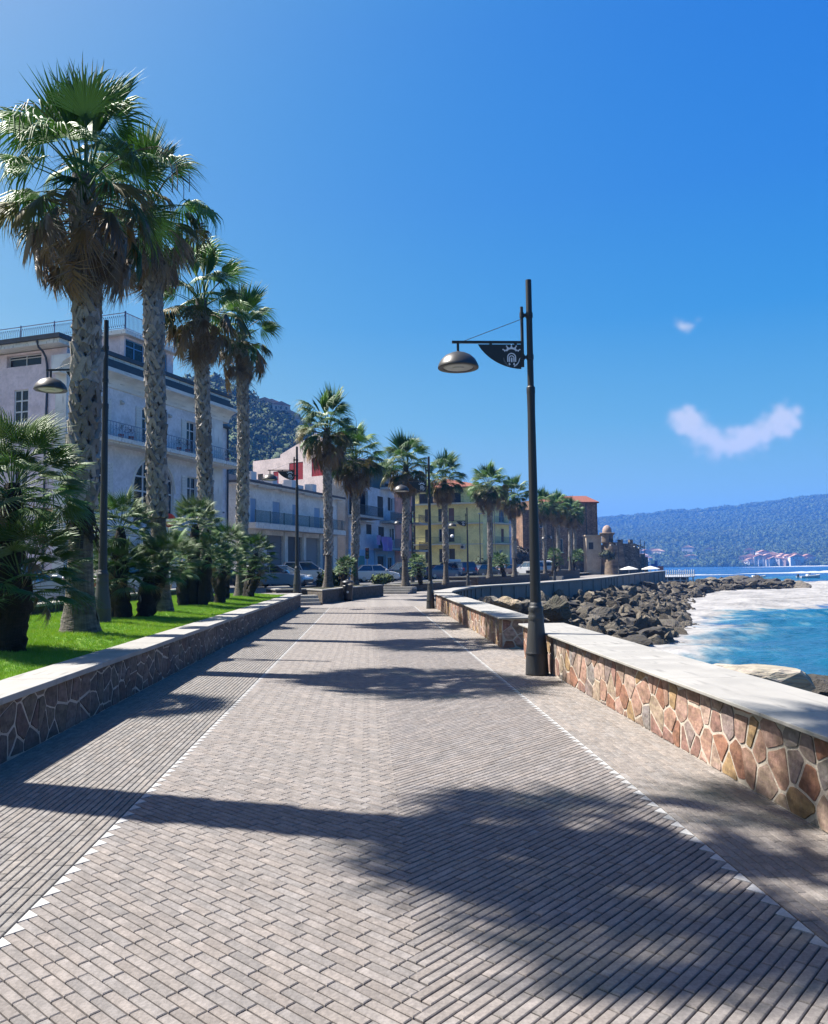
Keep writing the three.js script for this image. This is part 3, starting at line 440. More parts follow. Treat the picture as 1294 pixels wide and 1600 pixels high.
copyOf(sh3, 'upright dwarf fan palm between the yellow-house palms', pl(12.2, .72, 71.5), 3.4, 1.15);
copyOf(sh7, 'dwarf fan palm among the first two stone-building palms', pl(20.9, 1.0, 90), .6, 1.15);
copyOf(sh3, 'dwarf fan palm before the last two stone-building palms', pl(26.0, 1.06, 101), .3, 1.4);

// ---------------------------------------------------------------- street lamps
const M_iron = mat([.022, .023, .027], .45, { metalness: .3, bumpMap: rep(TX.fine, 3), bumpScale: .0008 });
const M_ironBase = mat([.05, .052, .056], .5, { metalness: .2, map: rep(TX.stain, 1), bumpMap: rep(TX.bump, 3), bumpScale: .002 });
const M_dome = mat([.06, .058, .057], .4, { metalness: .4 });
const M_lens = mat([.42, .42, .4], .3);
const M_mark = mat([.72, .72, .78], .5);
const lathe = (pts, seg = 24) => new THREE.LatheGeometry(pts.map(([r, y]) => new THREE.Vector2(r, y)), seg);
function makeLamp(label, p, ry) { // the arm reaches towards local -x
  const t = thing('street_lamp', label, 'street lamp', p, ry, 'iron street lamps of the promenade');
  part(t, 'base', lathe([[0, 0], [.172, 0], [.172, .02], [.165, .16], [.158, .3], [.166, .305], [.166, .33], [.158, .335], [.112, .80], [.118, .805], [.118, .86], [.108, .865], [.104, .93], [.11, .935], [.11, .99], [.1, 1.0], [.088, 1.02], [.088, 1.06], [.06, 1.07]], 28), M_ironBase);
  part(t, 'pole', merge([lathe([[.083, 1.0], [.068, 2.4], [.058, 3.9], [.062, 4.2], [.066, 4.22], [.066, 4.3], [.058, 4.31], [.048, 4.33], [.045, 5.97], [.0, 5.98]], 20)]), M_iron);
  const cl = y => merge([cyl(.056, .056, y - .035, y + .035, 16), box(-.13, -.03, y - .022, y + .022, -.02, .02), cyl(.034, .034, y - .04, y + .04, 10, -.115)]);
  part(t, 'bracket_tube', merge([cyl(.024, .024, 4.62, 5.55, 10, -.115)]), M_iron);
  part(t, 'clamp', cl(4.77), M_iron); part(t, 'clamp', cl(5.42), M_iron);
  part(t, 'arm', merge([box(-1.19, -.115, 5.0 - .018, 5.0 + .018, -.018, .018), box(-.62, -.58, 4.96, 4.982, -.008, .008), box(-.24, -.2, 4.96, 4.982, -.008, .008)]), M_iron);
  part(t, 'stay_wire', rod(V3(-1.0, 5.02, 0), V3(-.12, 5.36, 0), .005), M_iron);
  const sh = new THREE.Shape(); sh.moveTo(-.14, 4.965); sh.lineTo(-.79, 4.965); sh.bezierCurveTo(-.7, 4.79, -.45, 4.6, -.14, 4.59); sh.closePath();
  const sign = part(t, 'sign_panel', new THREE.ExtrudeGeometry(sh, { depth: .012, bevelEnabled: true, bevelThickness: .002, bevelSize: .002, bevelSegments: 1, curveSegments: 16 }).translate(0, 0, -.006), M_iron);
  const tabs = merge([box(-.142, -.115, 4.86, 4.88, -.006, .006), box(-.142, -.115, 4.66, 4.68, -.006, .006)]); part(t, 'hinge', tabs, M_iron);
  // town emblem: crown, arched gate and laurel
  const em = []; const ex = -.285, ey = 4.772;
  const flat = (pts) => { const s = new THREE.Shape(pts.map(([x, y]) => new THREE.Vector2(x, y))); return new THREE.ExtrudeGeometry(s, { depth: .003, bevelEnabled: false }); };
  const arc = (cx, cy, r0, r1, a0, a1, n = 10) => { const q = []; for (let i = 0; i <= n; i++) { const a = lerp(a0, a1, i / n); q.push([cx + Math.cos(a) * r1, cy + Math.sin(a) * r1]); } for (let i = n; i >= 0; i--) { const a = lerp(a0, a1, i / n); q.push([cx + Math.cos(a) * r0, cy + Math.sin(a) * r0]); } return flat(q); };
  em.push(arc(0, .035, .085, .112, .62, Math.PI - .62));
  for (const a of [.55, 1.06, 1.57, 2.08, 2.59]) { const x = Math.cos(a), y = Math.sin(a); em.push(flat([[x * .108 - y * .018, .035 + y * .108 + x * .018], [x * .108 + y * .018, .035 + y * .108 - x * .018], [x * .152, .035 + y * .152]])); const c = new THREE.CircleGeometry(.011, 8).translate(x * .15, .035 + y * .15, .003); em.push(c); }
  em.push(arc(0, -.005, .052, .068, 0, Math.PI)); em.push(flat([[-.068, -.005], [-.052, -.005], [-.052, -.075], [-.068, -.075]]), flat([[.052, -.005], [.068, -.005], [.068, -.075], [.052, -.075]]));
  em.push(arc(0, -.02, .03, .044, 0, Math.PI)); em.push(flat([[-.044, -.02], [-.026, -.02], [-.026, -.075], [-.044, -.075]]), flat([[.026, -.02], [.044, -.02], [.044, -.075], [.026, -.075]]), flat([[-.011, -.012], [.011, -.012], [.011, -.08], [-.011, -.08]]));
  for (const s of [-1, 1]) { for (let i = 0; i < 6; i++) { const k = i / 5, a = lerp(.25, 1.25, k), r = .118, x = s * Math.cos(a) * r, y = .0 - Math.sin(a) * r * 1.25, w = .008; em.push(flat([[x - w, y - .02], [x + w * s, y - .012], [x + w + s * .012, y + .026], [x + s * .004, y + .012]])); } em.push(flat([[s * .02, -.12], [s * .03, -.09], [s * .045, -.09], [s * .045, -.13]])); }
  const eg = merge(em.map(g => g.index ? g : g)); const front = eg.clone().translate(ex, ey, .0085), back = eg.clone().rotateY(Math.PI).translate(ex, ey, -.0085);
  part(sign, 'emblem', merge([front, back]), M_mark);
  part(t, 'drop_tube', cyl(.02, .02, 4.83, 5.0, 10, -1.1), M_iron);
  const head = part(t, 'lamp_shade', lathe([[.0, 4.86], [.035, 4.855], [.05, 4.84], [.12, 4.825], [.2, 4.785], [.265, 4.72], [.302, 4.645], [.31, 4.61], [.305, 4.595], [.235, 4.6], [.23, 4.612], [.0, 4.612]], 32), M_dome, [-1.1, 0, 0]);
  part(head, 'lens', cyl(.2, .225, 4.598, 4.611, 28), M_lens); part(head, 'reflector', cyl(.09, .09, 4.588, 4.6, 20), mat([.5, .5, .48], .35));
  return t;
}
const lampA = makeLamp('nearest street lamp, arm with crest panel reaching left over the promenade', pl(2.48, 0, 11.85), .0);
part(lampA, 'cable_tie', cyl(.071, .071, 2.0, 2.025, 16), M_iron);
const lampCopy = (label, x, y, z, ry) => { const c = copyOf(lampA, label, pl(x, y, z), ry); c.remove(c.children[c.children.length - 1]); return c; };
lampCopy('street lamp at the bend of the sea wall, second on the right side', 2.41, 0, 31.3, .05);
lampCopy('street lamp on the lawn half hidden by the largest palm trunk', -5.12, .57, 15.8, -.1);
lampCopy('street lamp rising from the planter at the end of the lawn wall', -2.9, .66, 32.9, .0);
lampCopy('street lamp before the yellow house, left of the palm by its corner', 7.28, 0, 58.5, .0);
lampCopy('street lamp whose head shows left of the second lamp, before the pink house', 3.4, .4, 62, 0);
lampCopy('street lamp before the brown stone building, arm to the left', 20.6, 0, 88, .1);
lampCopy('street lamp beside the old fort wall', 39.6, .1, 125, -.3);
lampCopy('left one of the two lamps at the end of the sea wall', 47.4, .1, 137, .1);
lampCopy('right one of the two lamps at the end of the sea wall', 52.3, .1, 149, .1);
{ // two thin traffic lamps near the yellow house
  const t = thing('road_lamp', 'thin tall road lamp with small head before the yellow wall', 'street lamp', pl(14.6, .4, 104));
  part(t, 'pole', cyl(.07, .05, 0, 8.2, 8), M_iron); part(t, 'head', merge([box(-.2, .75, 8.1, 8.24, -.12, .12)]), mat([.35, .35, .33], .5));
  const q = thing('flag_pole', 'plain thin pole right of the thin road lamp', 'pole', pl(15.6, .4, 98)); part(q, 'pole', cyl(.06, .04, 0, 9.6, 8), mat([.1, .1, .1], .5)); part(q, 'foot', cyl(.12, .1, 0, .15, 8), M_iron);
}
{ // litter bin
  const t = thing('litter_bin', 'black iron litter bin with domed lid beside the planter', 'litter bin', pl(-1.02, 0, 39.6));
  part(t, 'body', lathe([[.0, .04], [.2, .04], [.21, .1], [.255, .72], [.265, .74], [.265, .78], [.0, .78]], 20), M_iron);
  part(t, 'foot', cyl(.22, .18, 0, .05, 16), M_iron);
  part(t, 'lid', lathe([[.29, .9], [.3, .92], [.26, .98], [.15, 1.03], [.04, 1.05], [.04, 1.08], [0, 1.08]], 20), M_iron);
  part(t, 'lid_post', merge([cyl(.015, .015, .77, .93, 6, .2), cyl(.015, .015, .77, .93, 6, -.2), cyl(.015, .015, .77, .93, 6, 0, .2), cyl(.015, .015, .77, .93, 6, 0, -.2)]), M_iron);
  part(t, 'badge', new THREE.CircleGeometry(.055, 16).translate(0, .45, .247), mat([.5, .5, .5], .5));
}
{ // no-entry sign
  const t = thing('traffic_sign', 'round red no-entry sign among the dwarf palms', 'road sign', pl(-7.55, .4, 30.8));
  part(t, 'pole', cyl(.03, .03, 0, 3.3, 8), mat([.4, .4, .42], .4, { metalness: .6 }));
  part(t, 'disc', new THREE.CylinderGeometry(.26, .26, .02, 28).rotateX(Math.PI / 2).translate(0, 3.1, .045), mat([.42, .012, .016], .5));
  part(t, 'white_bar', box(-.19, .19, 3.06, 3.16, .054, .062), mat([.7, .7, .7], .5));
  t.rotation.y = .25;
}
{
  const t = thing('traffic_light', 'dark traffic light on a thin pole before the blue house', 'traffic light', pl(-.1, .4, 70));
  part(t, 'pole', cyl(.05, .05, 0, 2.1, 8), mat([.3, .3, .32], .5, { metalness: .4 }));
  const b = part(t, 'housing', new RoundedBoxGeometry(.34, .95, .3, 2, .04).translate(0, 2.5, 0), M_iron);
  for (let i = 0; i < 3; i++) part(b, 'lens', new THREE.SphereGeometry(.1, 12, 8).scale(1, 1, .4).translate(0, 2.2 + .3 * i, .15), mat([[.02, .08, .03], [.12, .07, .01], [.12, .01, .01]][i], .3));
}

// ---------------------------------------------------------------- buildings
const M_glass = mat([.012, .016, .026], .08, { physical: true, specularIntensity: .7 });
const M_white = mat([.62, .62, .62], .6);
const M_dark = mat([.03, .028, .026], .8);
const M_tile = mat([.36, .11, .055], .85, { map: rep(TX.roofTile, .5), bumpMap: rep(TX.roofTile, .5), bumpScale: .05 });
const plaster = (c, s = .22) => mat(c, .92, { map: rep(TX.grain, s), bumpMap: rep(TX.bump, 1.2), bumpScale: .003 });
const I4 = new THREE.Matrix4();
const turn = (x, y, z, ry) => new THREE.Matrix4().makeRotationY(ry).setPosition(x, y, z);
function wall(parent, M, w, y0, y1, holes, m, o = {}) { // a wall in its own plane (x along, y up, z outwards) with real openings
  const sh = new THREE.Shape([[0, y0], [w, y0], [w, y1], [0, y1]].map(p => new THREE.Vector2(...p)));
  for (const h of holes) { const p = new THREE.Path(); if (h.arch) { p.moveTo(h.x, h.y); p.lineTo(h.x + h.w, h.y); p.lineTo(h.x + h.w, h.y + h.h - h.w / 2); p.absarc(h.x + h.w / 2, h.y + h.h - h.w / 2, h.w / 2, 0, Math.PI, false); p.closePath(); } else p.setFromPoints([[h.x, h.y], [h.x + h.w, h.y], [h.x + h.w, h.y + h.h], [h.x, h.y + h.h]].map(q => new THREE.Vector2(...q))).closePath(); sh.holes.push(p); }
  const th = o.th ?? .3; part(parent, o.name ?? 'wall', new THREE.ExtrudeGeometry(sh, { depth: th, bevelEnabled: false }).translate(0, 0, -th).applyMatrix4(M), m);
  for (const h of holes) fill(parent, M, h);
}
function fill(parent, M, h) { // what stands in an opening
  const put = (to, n, gs, m) => part(to, n, merge(gs).applyMatrix4(M), m), { x, y, w, h: H } = h, fr = h.fr ?? .07, zf = h.z ?? -.12, fm = h.fm ?? M_white;
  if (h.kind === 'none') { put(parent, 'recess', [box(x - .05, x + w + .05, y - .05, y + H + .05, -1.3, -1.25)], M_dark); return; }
  if (h.kind === 'garage') { const g = put(parent, 'roller_door', [box(x, x + w, y, y + H, zf - .1, zf - .06)], h.dm ?? M_dark); const s = []; for (let k = .25; k < H; k += .3) s.push(box(x + .01, x + w - .01, y + k, y + k + .2, zf - .062, zf - .03)); put(g, 'slats', s, h.dm ?? M_dark).userData = { kind: 'stuff' }; return; }
  if (h.kind === 'door') { const g = put(parent, 'door', [box(x + .02, x + w - .02, y, y + H - .02, zf - .06, zf)], h.dm ?? M_dark); put(g, 'door_panel', [box(x + w * .14, x + w * .46, y + H * .1, y + H * .45, zf - .01, zf + .015), box(x + w * .54, x + w * .86, y + H * .1, y + H * .45, zf - .01, zf + .015), box(x + w * .14, x + w * .46, y + H * .52, y + H * .92, zf - .01, zf + .015), box(x + w * .54, x + w * .86, y + H * .52, y + H * .92, zf - .01, zf + .015)], h.dm ?? M_dark); return; }
  if (h.kind === 'shut') { const g = put(parent, 'closed_shutter', [box(x, x + w, y, y + H, -.1, -.05)], h.dm); const s = []; const n = Math.max(4, Math.round(H / .12)); for (let k = 0; k < n; k++) for (const q of [0, 1]) s.push(box(x + q * w / 2 + .05, x + (q + 1) * w / 2 - .05, y + H * (k + .15) / n, y + H * (k + .75) / n, -.055, -.03)); put(g, 'louvres', s, h.dm).userData = { kind: 'stuff' }; return; }
  const bars = [box(x, x + fr, y, y + H, zf - .05, zf), box(x + w - fr, x + w, y, y + H, zf - .05, zf), box(x + fr, x + w - fr, y + H - fr, y + H, zf - .05, zf), box(x + fr, x + w - fr, y, y + fr, zf - .05, zf)];
  const nx = h.nx ?? 2; for (let k = 1; k < nx; k++) bars.push(box(x + w * k / nx - fr * .6, x + w * k / nx + fr * .6, y + fr, y + H - fr, zf - .04, zf + .01));
  for (const k of h.ny ?? []) bars.push(box(x + fr, x + w - fr, y + H * k - fr * .5, y + H * k + fr * .5, zf - .035, zf + .004));
  const win = put(parent, 'window', bars, fm);
  for (let k = 0; k < nx; k++) put(win, 'pane', [box(x + w * k / nx + fr * .3, x + w * (k + 1) / nx - fr * .3, y + fr * .5, y + H - fr * .5, zf - .03, zf - .022)], h.gm ?? M_glass);
  if (h.sill) put(win, 'sill', [box(x - .1, x + w + .1, y - .09, y - .003, -.05, .1)], fm);
  if (h.shutters) for (const s of [-1, 1]) { if (h.shutters !== 2 && s !== h.shutters) continue; const sw = w / 2, sx = s < 0 ? x - sw - .02 : x + w + .02, sl = [box(sx, sx + sw, y, y + H, .02, .05)]; for (let k = 0; k < 14; k++) sl.push(box(sx + .04, sx + sw - .04, y + H * (k + .2) / 14.4, y + H * (k + .85) / 14.4, .05, .062)); put(win, 'shutter', sl, h.sm ?? fm); }
}
const rails = (x0, x1, y0, y1, z, n, r = .012) => { const g = [box(x0, x1, y1 - .04, y1, z - .02, z + .02), box(x0, x1, y0 + .06, y0 + .09, z - .012, z + .012)]; for (let i = 0; i <= n; i++) { const x = lerp(x0 + .02, x1 - .02, i / n); g.push(box(x - r, x + r, y0, y1 - .03, z - r, z + r)); } return g; };
const railsX = (gs, M) => merge(gs).applyMatrix4(M);
const ST = 67.6 * D2R; // the street fronts face right and towards the viewer

{ // large lilac-white house behind the lawn
  const b = thing('seafront_house', 'large white and lilac house with roof terrace behind the lawn palms', 'house', pl(-14.86, 0, 40), ST, 'houses along the street');
  const W = plaster([.8, .78, .82]), WP = plaster([.9, .74, .77]), WT = mat([.9, .9, .9], .8, { map: rep(TX.stain, .3) }), SL = mat([.045, .055, .07], .6, { map: rep(TX.grain, 1) });
  const L = 13.9, D = 11;
  const dw = (x, y, w, h, o = {}) => ({ x, y, w, h, nx: 2, ny: [.74], sm: WT, ...o });
  wall(b, I4, L, -.2, 11.6, [dw(1.7, 8.62, 1.0, 2.15, { shutters: 2 }), dw(5.75, 8.62, 1.0, 2.15, { shutters: 2 }), dw(9.95, 8.62, 1.0, 2.15, { shutters: 2 }), { x: 5.15, y: 4.2, w: 3.6, h: 3.75, arch: true, nx: 4, ny: [.5, .72], fr: .09 }, dw(1.6, 4.6, 1.2, 2.75, { shutters: 2 }), dw(10.05, 4.6, 1.05, 2.75, { shutters: -1 }), dw(1.6, .5, 1.2, 2.6), dw(6.0, .5, 1.4, 2.8, { kind: 'door', dm: mat([.12, .07, .04], .7) }), dw(10.05, .5, 1.05, 2.6)], W);
  wall(b, turn(0, 0, -D, -Math.PI / 2), D, -.2, 12.75, [dw(D - 3.3, 9.15, .92, 1.7, { shutters: 0, nx: 2, ny: [.33, .66], sill: true, z: -.05 }), dw(D - 3.85, 12.05, 2.25, .6, { nx: 2, fr: .05, z: -.2 }), dw(D - 3.3, 4.9, .95, 1.9, { nx: 2, ny: [.5], sill: true }), dw(D - 8.2, 9.15, .92, 1.7, { nx: 2, ny: [.33, .66], sill: true }), dw(D - 8.2, 4.9, .95, 1.9, { nx: 2, ny: [.5], sill: true })], WP);
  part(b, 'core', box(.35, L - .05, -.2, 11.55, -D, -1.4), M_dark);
  wall(b, turn(L, 0, 0, Math.PI / 2), D, -.2, 11.6, [], W); wall(b, turn(L, 0, -D, Math.PI), L, -.2, 11.6, [], W);
  part(b, 'corner_pilaster', merge([box(-.03, .62, -.2, 11.4, .003, .06), box(-.06, -.003, -.2, 11.4, -.62, .06)]), WT);
  part(b, 'end_pilaster', box(L - 1.3, L + .03, -.2, 11.4, .003, .05), WT);
  // deep coved cornice
  const cs = new THREE.Shape(); cs.moveTo(0, 11.35); cs.lineTo(.08, 11.38); cs.bezierCurveTo(.12, 11.75, .35, 11.95, .75, 12.02); cs.lineTo(.75, 12.22); cs.lineTo(-.4, 12.22); cs.lineTo(-.4, 11.35); cs.closePath();
  part(b, 'cornice', merge([new THREE.ExtrudeGeometry(cs, { depth: L + 1.3, bevelEnabled: false }).rotateY(-Math.PI / 2).scale(-1, 1, 1).translate(-.6, 0, 0)].map(g => { const n = g.toNonIndexed ? g : g; const p = n.attributes.position; for (let i = 0; i < p.count; i += 3) { for (const a of ['position', 'normal', 'uv']) { const A = n.attributes[a], s = A.itemSize; for (let k = 0; k < s; k++) { const t = A.array[(i + 1) * s + k]; A.array[(i + 1) * s + k] = A.array[(i + 2) * s + k]; A.array[(i + 2) * s + k] = t; } } } n.computeVertexNormals(); return n; })), WT);
    part(b, 'roof_slab', merge([box(.35, L + .5, 12.225, 12.5, -D, .55), box(.35, L + .5, 12.503, 12.8, -D, .3)]), SL);
  part(b, 'eave', merge([box(-.7, L + .65, 12.803, 13.02, -D - .4, .15)]), WT);
  part(b, 'gutter', merge([box(-.85, L + .75, 13.023, 13.24, -D - .5, .28)]), SL);
  // terrace storey
  const u0 = 5.2, z0 = -.8, yT = 15.1;
  wall(b, turn(u0, 0, z0, 0), L - u0 - 4.2, 13.24, yT - .25, [dw(.12, 13.3, 1.6, 1.42, { nx: 2, ny: [.72], fr: .06, fm: mat([.12, .3, .52], .5), z: -.08 }), dw(2.3, 13.3, 1.6, 1.42, { nx: 2, ny: [.72], fr: .06, fm: mat([.12, .3, .52], .5), z: -.08 })], WP);
  part(b, 'terrace_storey', box(u0, L - 4.2, 13.24, yT - .25, -D, z0 - .31), WP);
  part(b, 'terrace_slab', box(u0 - .35, L - 4.0, yT - .247, yT, -D, z0 + .35), WT);
  const rl = [...rails(u0 - .3, L - 4.05, yT, yT + .95, z0 + .3, 44, .008)]; for (let i = 0; i < 3; i++) rl.push(box(u0 - .32 + i * 2.4, u0 - .27 + i * 2.4, yT, yT + 1.02, z0 + .28, z0 + .33));
  part(b, 'terrace_railing', merge(rl), mat([.1, .12, .22], .5));
  const r2 = rails(0, 10, yT, yT + .95, 0, 1, .015); for (let i = 0; i <= 4; i++) r2.push(box(i * 2.48, i * 2.48 + .05, yT, yT + 1.02, -.02, .03)); for (let i = 0; i < 70; i++) { const x = .1 + i * .142; r2.push(new THREE.TorusGeometry(.068, .009, 4, 10).scale(.85, 4.6, 1).translate(x, yT + .48, 0)); }
  part(b, 'terrace_railing', merge(r2).applyMatrix4(turn(u0 - .32, 0, z0 + .32, Math.PI / 2).multiply(new THREE.Matrix4())), mat([.1, .12, .22], .5));
  part(b, 'low_roof', box(-.1, u0 - .36, 13.243, 13.5, -D, -.5), SL);
  // balcony along the second floor
  part(b, 'balcony', merge([box(.4, L + .6, 8.36, 8.58, .003, 1.0), box(.4, L + .6, 8.26, 8.357, .003, .85)]), WT);
  const br = rails(.45, L + .55, 8.58, 9.36, .93, 60, .009); const R = rng(71); for (let i = 0; i < 60; i++) { br.push(new THREE.TorusGeometry(.09 + R() * .04, .008, 4, 10).translate(.55 + i * .23, 8.82 + (i % 2) * .22, .93)); } br.push(...rails(0, .9, 8.58, 9.36, 0, 6, .009).map(g => g.rotateY(Math.PI / 2).translate(L + .53, 0, .93)));
  part(b, 'balcony_railing', merge(br), mat([.2, .25, .34], .5));
  part(b, 'arch_moulding', new THREE.TorusGeometry(1.92, .07, 6, 32, Math.PI).translate(6.95, 6.15, .01), WT);
  part(b, 'string_course', box(-.05, L + .02, 3.7, 3.9, .003, .09), WT);
  // set-back end wing
  wall(b, turn(L, 0, -.7, 0), 1.75, -.2, 11.2, [dw(.55, 9.2, .62, 1.3, { nx: 1, sill: true }), dw(.45, 5.5, .75, 1.3, { nx: 2, fm: mat([.08, .1, .14], .6), sill: true })], W);
  part(b, 'wing', box(L + .31, L + 1.75, -.2, 11.2, -7, -1.01), W); part(b, 'wing_roof', box(L + .1, L + 1.95, 11.203, 11.34, -7, -.5), SL);
  part(b, 'drain_pipe', merge([cyl(.06, .06, .2, 12.3, 8, 0, 0).translate(L + 1.68, -1.0, -.6)]), mat([.035, .05, .075], .5));
  const dp = new THREE.TubeGeometry(new THREE.CatmullRomCurve3([V3(0, 13.0, .75), V3(0, 12.75, .7), V3(0, 12.55, .35), V3(0, 12.2, .12), V3(0, 8, .1), V3(0, .2, .1)].map(p => V3(-p.z - .0, p.y, -1.17))), 40, .055, 8);
  part(b, 'drain_pipe', dp, mat([.03, .045, .075], .5));
  for (const x of [4.0, 8.2, 12.4]) part(b, 'wall_lamp', merge([new THREE.SphereGeometry(.1, 10, 8).translate(x, 10.7, .16), box(x - .04, x + .04, 10.6, 10.85, .0, .1)]), mat([.5, .5, .5], .4));
  shadow(b);
}
{ // things on the big house
  const M_pot = mat([.35, .09, .07], .8);
  const toW = (u, y, n) => [-14.86 + .381 * u + .925 * n, y, -40 - .925 * u + .381 * n];
  const pot = thing('tiered_pot', 'tiered red clay plant pot on the roof terrace behind its railing', 'flower pot', [-23.0, 15.1, -45.2]);
  part(pot, 'pot', lathe([[0, 0], [.3, 0], [.34, .22], [.24, .24], [.3, .45], [.2, .47], [.26, .68], [.16, .7], [.16, .8], [0, .82]], 14), M_pot); part(pot, 'ball', new THREE.SphereGeometry(.17, 12, 10).translate(0, .95, 0), M_pot);
  const PM = [mat([.03, .05, .02], .8), mat([.09, .03, .03], .8)];
  [[3.3, 'left of the first balcony door'], [4.1, 'near the first balcony door'], [8.4, 'between the two balcony doors'], [9.2, 'just left of the last balcony door'], [13.6, 'at the far end']].forEach(([u, where], i) => {
    const p = toW(u, 8.585, .62), t = thing('balcony_plant', 'small potted plant on the long balcony, ' + where, 'potted plant', p, 0, 'plants on the long balcony'); const R = rng(600 + i), G = new Geo();
    part(t, 'pot', cyl(.11, .15, 0, .26, 10), M_pot);
    for (let k = 0; k < 160; k++) { const a = R() * 6.28, e = R() * 1.5, r = .1 + R() * .28, x = Math.cos(a) * Math.cos(e) * r, y = .45 + Math.sin(e) * r, z = Math.sin(a) * Math.cos(e) * r, s = .05; G.t(G.v(x, y, z), G.v(x + (R() - .5) * s * 2, y + R() * s, z + (R() - .5) * s * 2), G.v(x + (R() - .5) * s * 2, y - R() * s, z + (R() - .5) * s * 2)); }
    part(t, 'foliage', G.make(), PM[i % 2]);
  });
}
const closedShut = (x, y, w, h, c) => ({ x, y, w, h, kind: 'shut', dm: c });
{ // long low house with the garages
  const b = thing('garage_house', 'long white two-storey house with garages below and green railed balcony', 'house', pl(-9.4, 0, 61), ST, 'houses along the street');
  const W = plaster([.9, .84, .78]), WT = mat([.9, .86, .82], .85, { map: rep(TX.stain, .3) }), BL = mat([.32, .42, .56], .7), GD = mat([.2, .2, .22], .8), L = 17;
  const hs = []; for (const [x, w] of [[1.0, .85], [4.45, 1.2], [7.85, .75], [12.0, 1.15]]) hs.push(closedShut(x, 5.25, w, 1.85, BL));
  for (const [x, w, m] of [[.3, 2.3, GD], [3.5, 2.75, GD], [7.05, 2.6, mat([.11, .11, .12], .8)], [10.4, 2.6, mat([.3, .29, .29], .8)], [13.6, 2.4, GD]]) hs.push({ x, y: .3, w, h: 4.05, kind: 'garage', dm: m, z: -.15 });
  wall(b, I4, L, -.2, 8.1, hs, W); wall(b, turn(0, 0, -9, -Math.PI / 2), 9, -.2, 8.1, [], W); wall(b, turn(L, 0, 0, Math.PI / 2), 9, -.2, 8.1, [], W);
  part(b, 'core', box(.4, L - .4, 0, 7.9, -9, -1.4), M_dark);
  part(b, 'eave', box(-.35, L + .35, 8.103, 8.22, -9.2, .62), WT); part(b, 'roof_edge', box(-.4, L + .4, 8.223, 8.4, -9.3, .7), mat([.09, .08, .085], .8));
  part(b, 'soffit_light', merge([[1.4, 3], [5.2, 3], [9.2, 3.2], [13.4, 2]].map(([x, w]) => box(x, x + w, 8.02, 8.1, .2, .5))), M_white);
  part(b, 'balcony', box(-.2, L - .6, 4.72, 5.15, .003, 1.15), WT);
  part(b, 'balcony_railing', merge([...rails(-.15, L - .65, 5.15, 6.08, 1.1, 90, .008), ...[0, 1, 2, 3, 4, 5, 6, 7].map(i => box(-.15 + i * 2.25, -.1 + i * 2.25, 5.15, 6.12, 1.06, 1.12))]), mat([.05, .085, .085], .5));
  part(b, 'balcony_glass', box(-.1, L - .7, 5.24, 6.02, 1.075, 1.085), mat([.12, .2, .2], .3, { transparent: true, opacity: .22 }));
  for (const x of [2.9, 6.55, 9.95, 13.25]) part(b, 'pillar', box(x - .24, x + .24, -.2, 4.7, .003, .1), WT);
  for (const [x, y] of [[2.2, 9.2], [5.6, 9.2], [8.9, 9.2], [12.9, 9.2]]) part(b, 'chimney_block', box(x - .4, x + .4, 8.403, y + .1, -1.2, -.4), M_white);
  part(b, 'parapet', merge([box(3, 15.5, 8.403, 9.55, -4.4, -4.1)]), plaster([.33, .31, .3], .4)); part(b, 'roof_cabin', box(9.6, 12.4, 8.403, 9.15, -1.9, -1.25), M_white);
}
{ // pink house with the red shutters, behind
  const b = thing('pink_house', 'pale pink house with red shutters rising behind the garage house', 'house', pl(-14.4, 0, 101), -.68, 'houses along the street');
  const W = plaster([.8, .66, .63]), RS = mat([.36, .02, .03], .7);
  wall(b, I4, 12.5, 0, 15.2, [closedShut(.9, 12.0, .9, 1.5, M_dark), closedShut(3.6, 12.1, .9, 1.5, RS), closedShut(6.3, 12.3, 2.3, 2.1, RS), closedShut(10.0, 12.5, 2.2, 2.2, RS)], W);
  part(b, 'gable', (() => { const s = new THREE.Shape([[4.8, 15.2], [12.5, 15.2], [12.5, 16.2], [10.6, 17.6], [4.8, 15.6]].map(q => new THREE.Vector2(...q))); return new THREE.ExtrudeGeometry(s, { depth: .3, bevelEnabled: false }).translate(0, 0, -.3); })(), W);
  part(b, 'side_wall', box(0, 12.5, 0, 15.1, -8, -.31), W);
  const rf = new Geo(); const q = [[-2.6, 12.6, .5], [1.0, 12.6, .5], [1.0, 14.9, -5], [-2.0, 14.9, -5]].map(p => rf.v(...p, p[0], p[2])); rf.q(...q); const q2 = [[-2.6, 12.4, .5], [1.0, 12.4, .5], [1.0, 14.7, -5], [-2.0, 14.7, -5]].map(p => rf.v(...p, p[0], p[2])); rf.q(q2[3], q2[2], q2[1], q2[0]); for (let i = 0; i < 4; i++) { const j = (i + 1) % 4; rf.q(q[i], q2[i], q2[j], q[j]); }
  part(b, 'tiled_roof', rf.make(), M_tile); part(b, 'annex', box(-2.4, -.05, 0, 12.35, -5, .2), plaster([.5, .47, .45]));
}
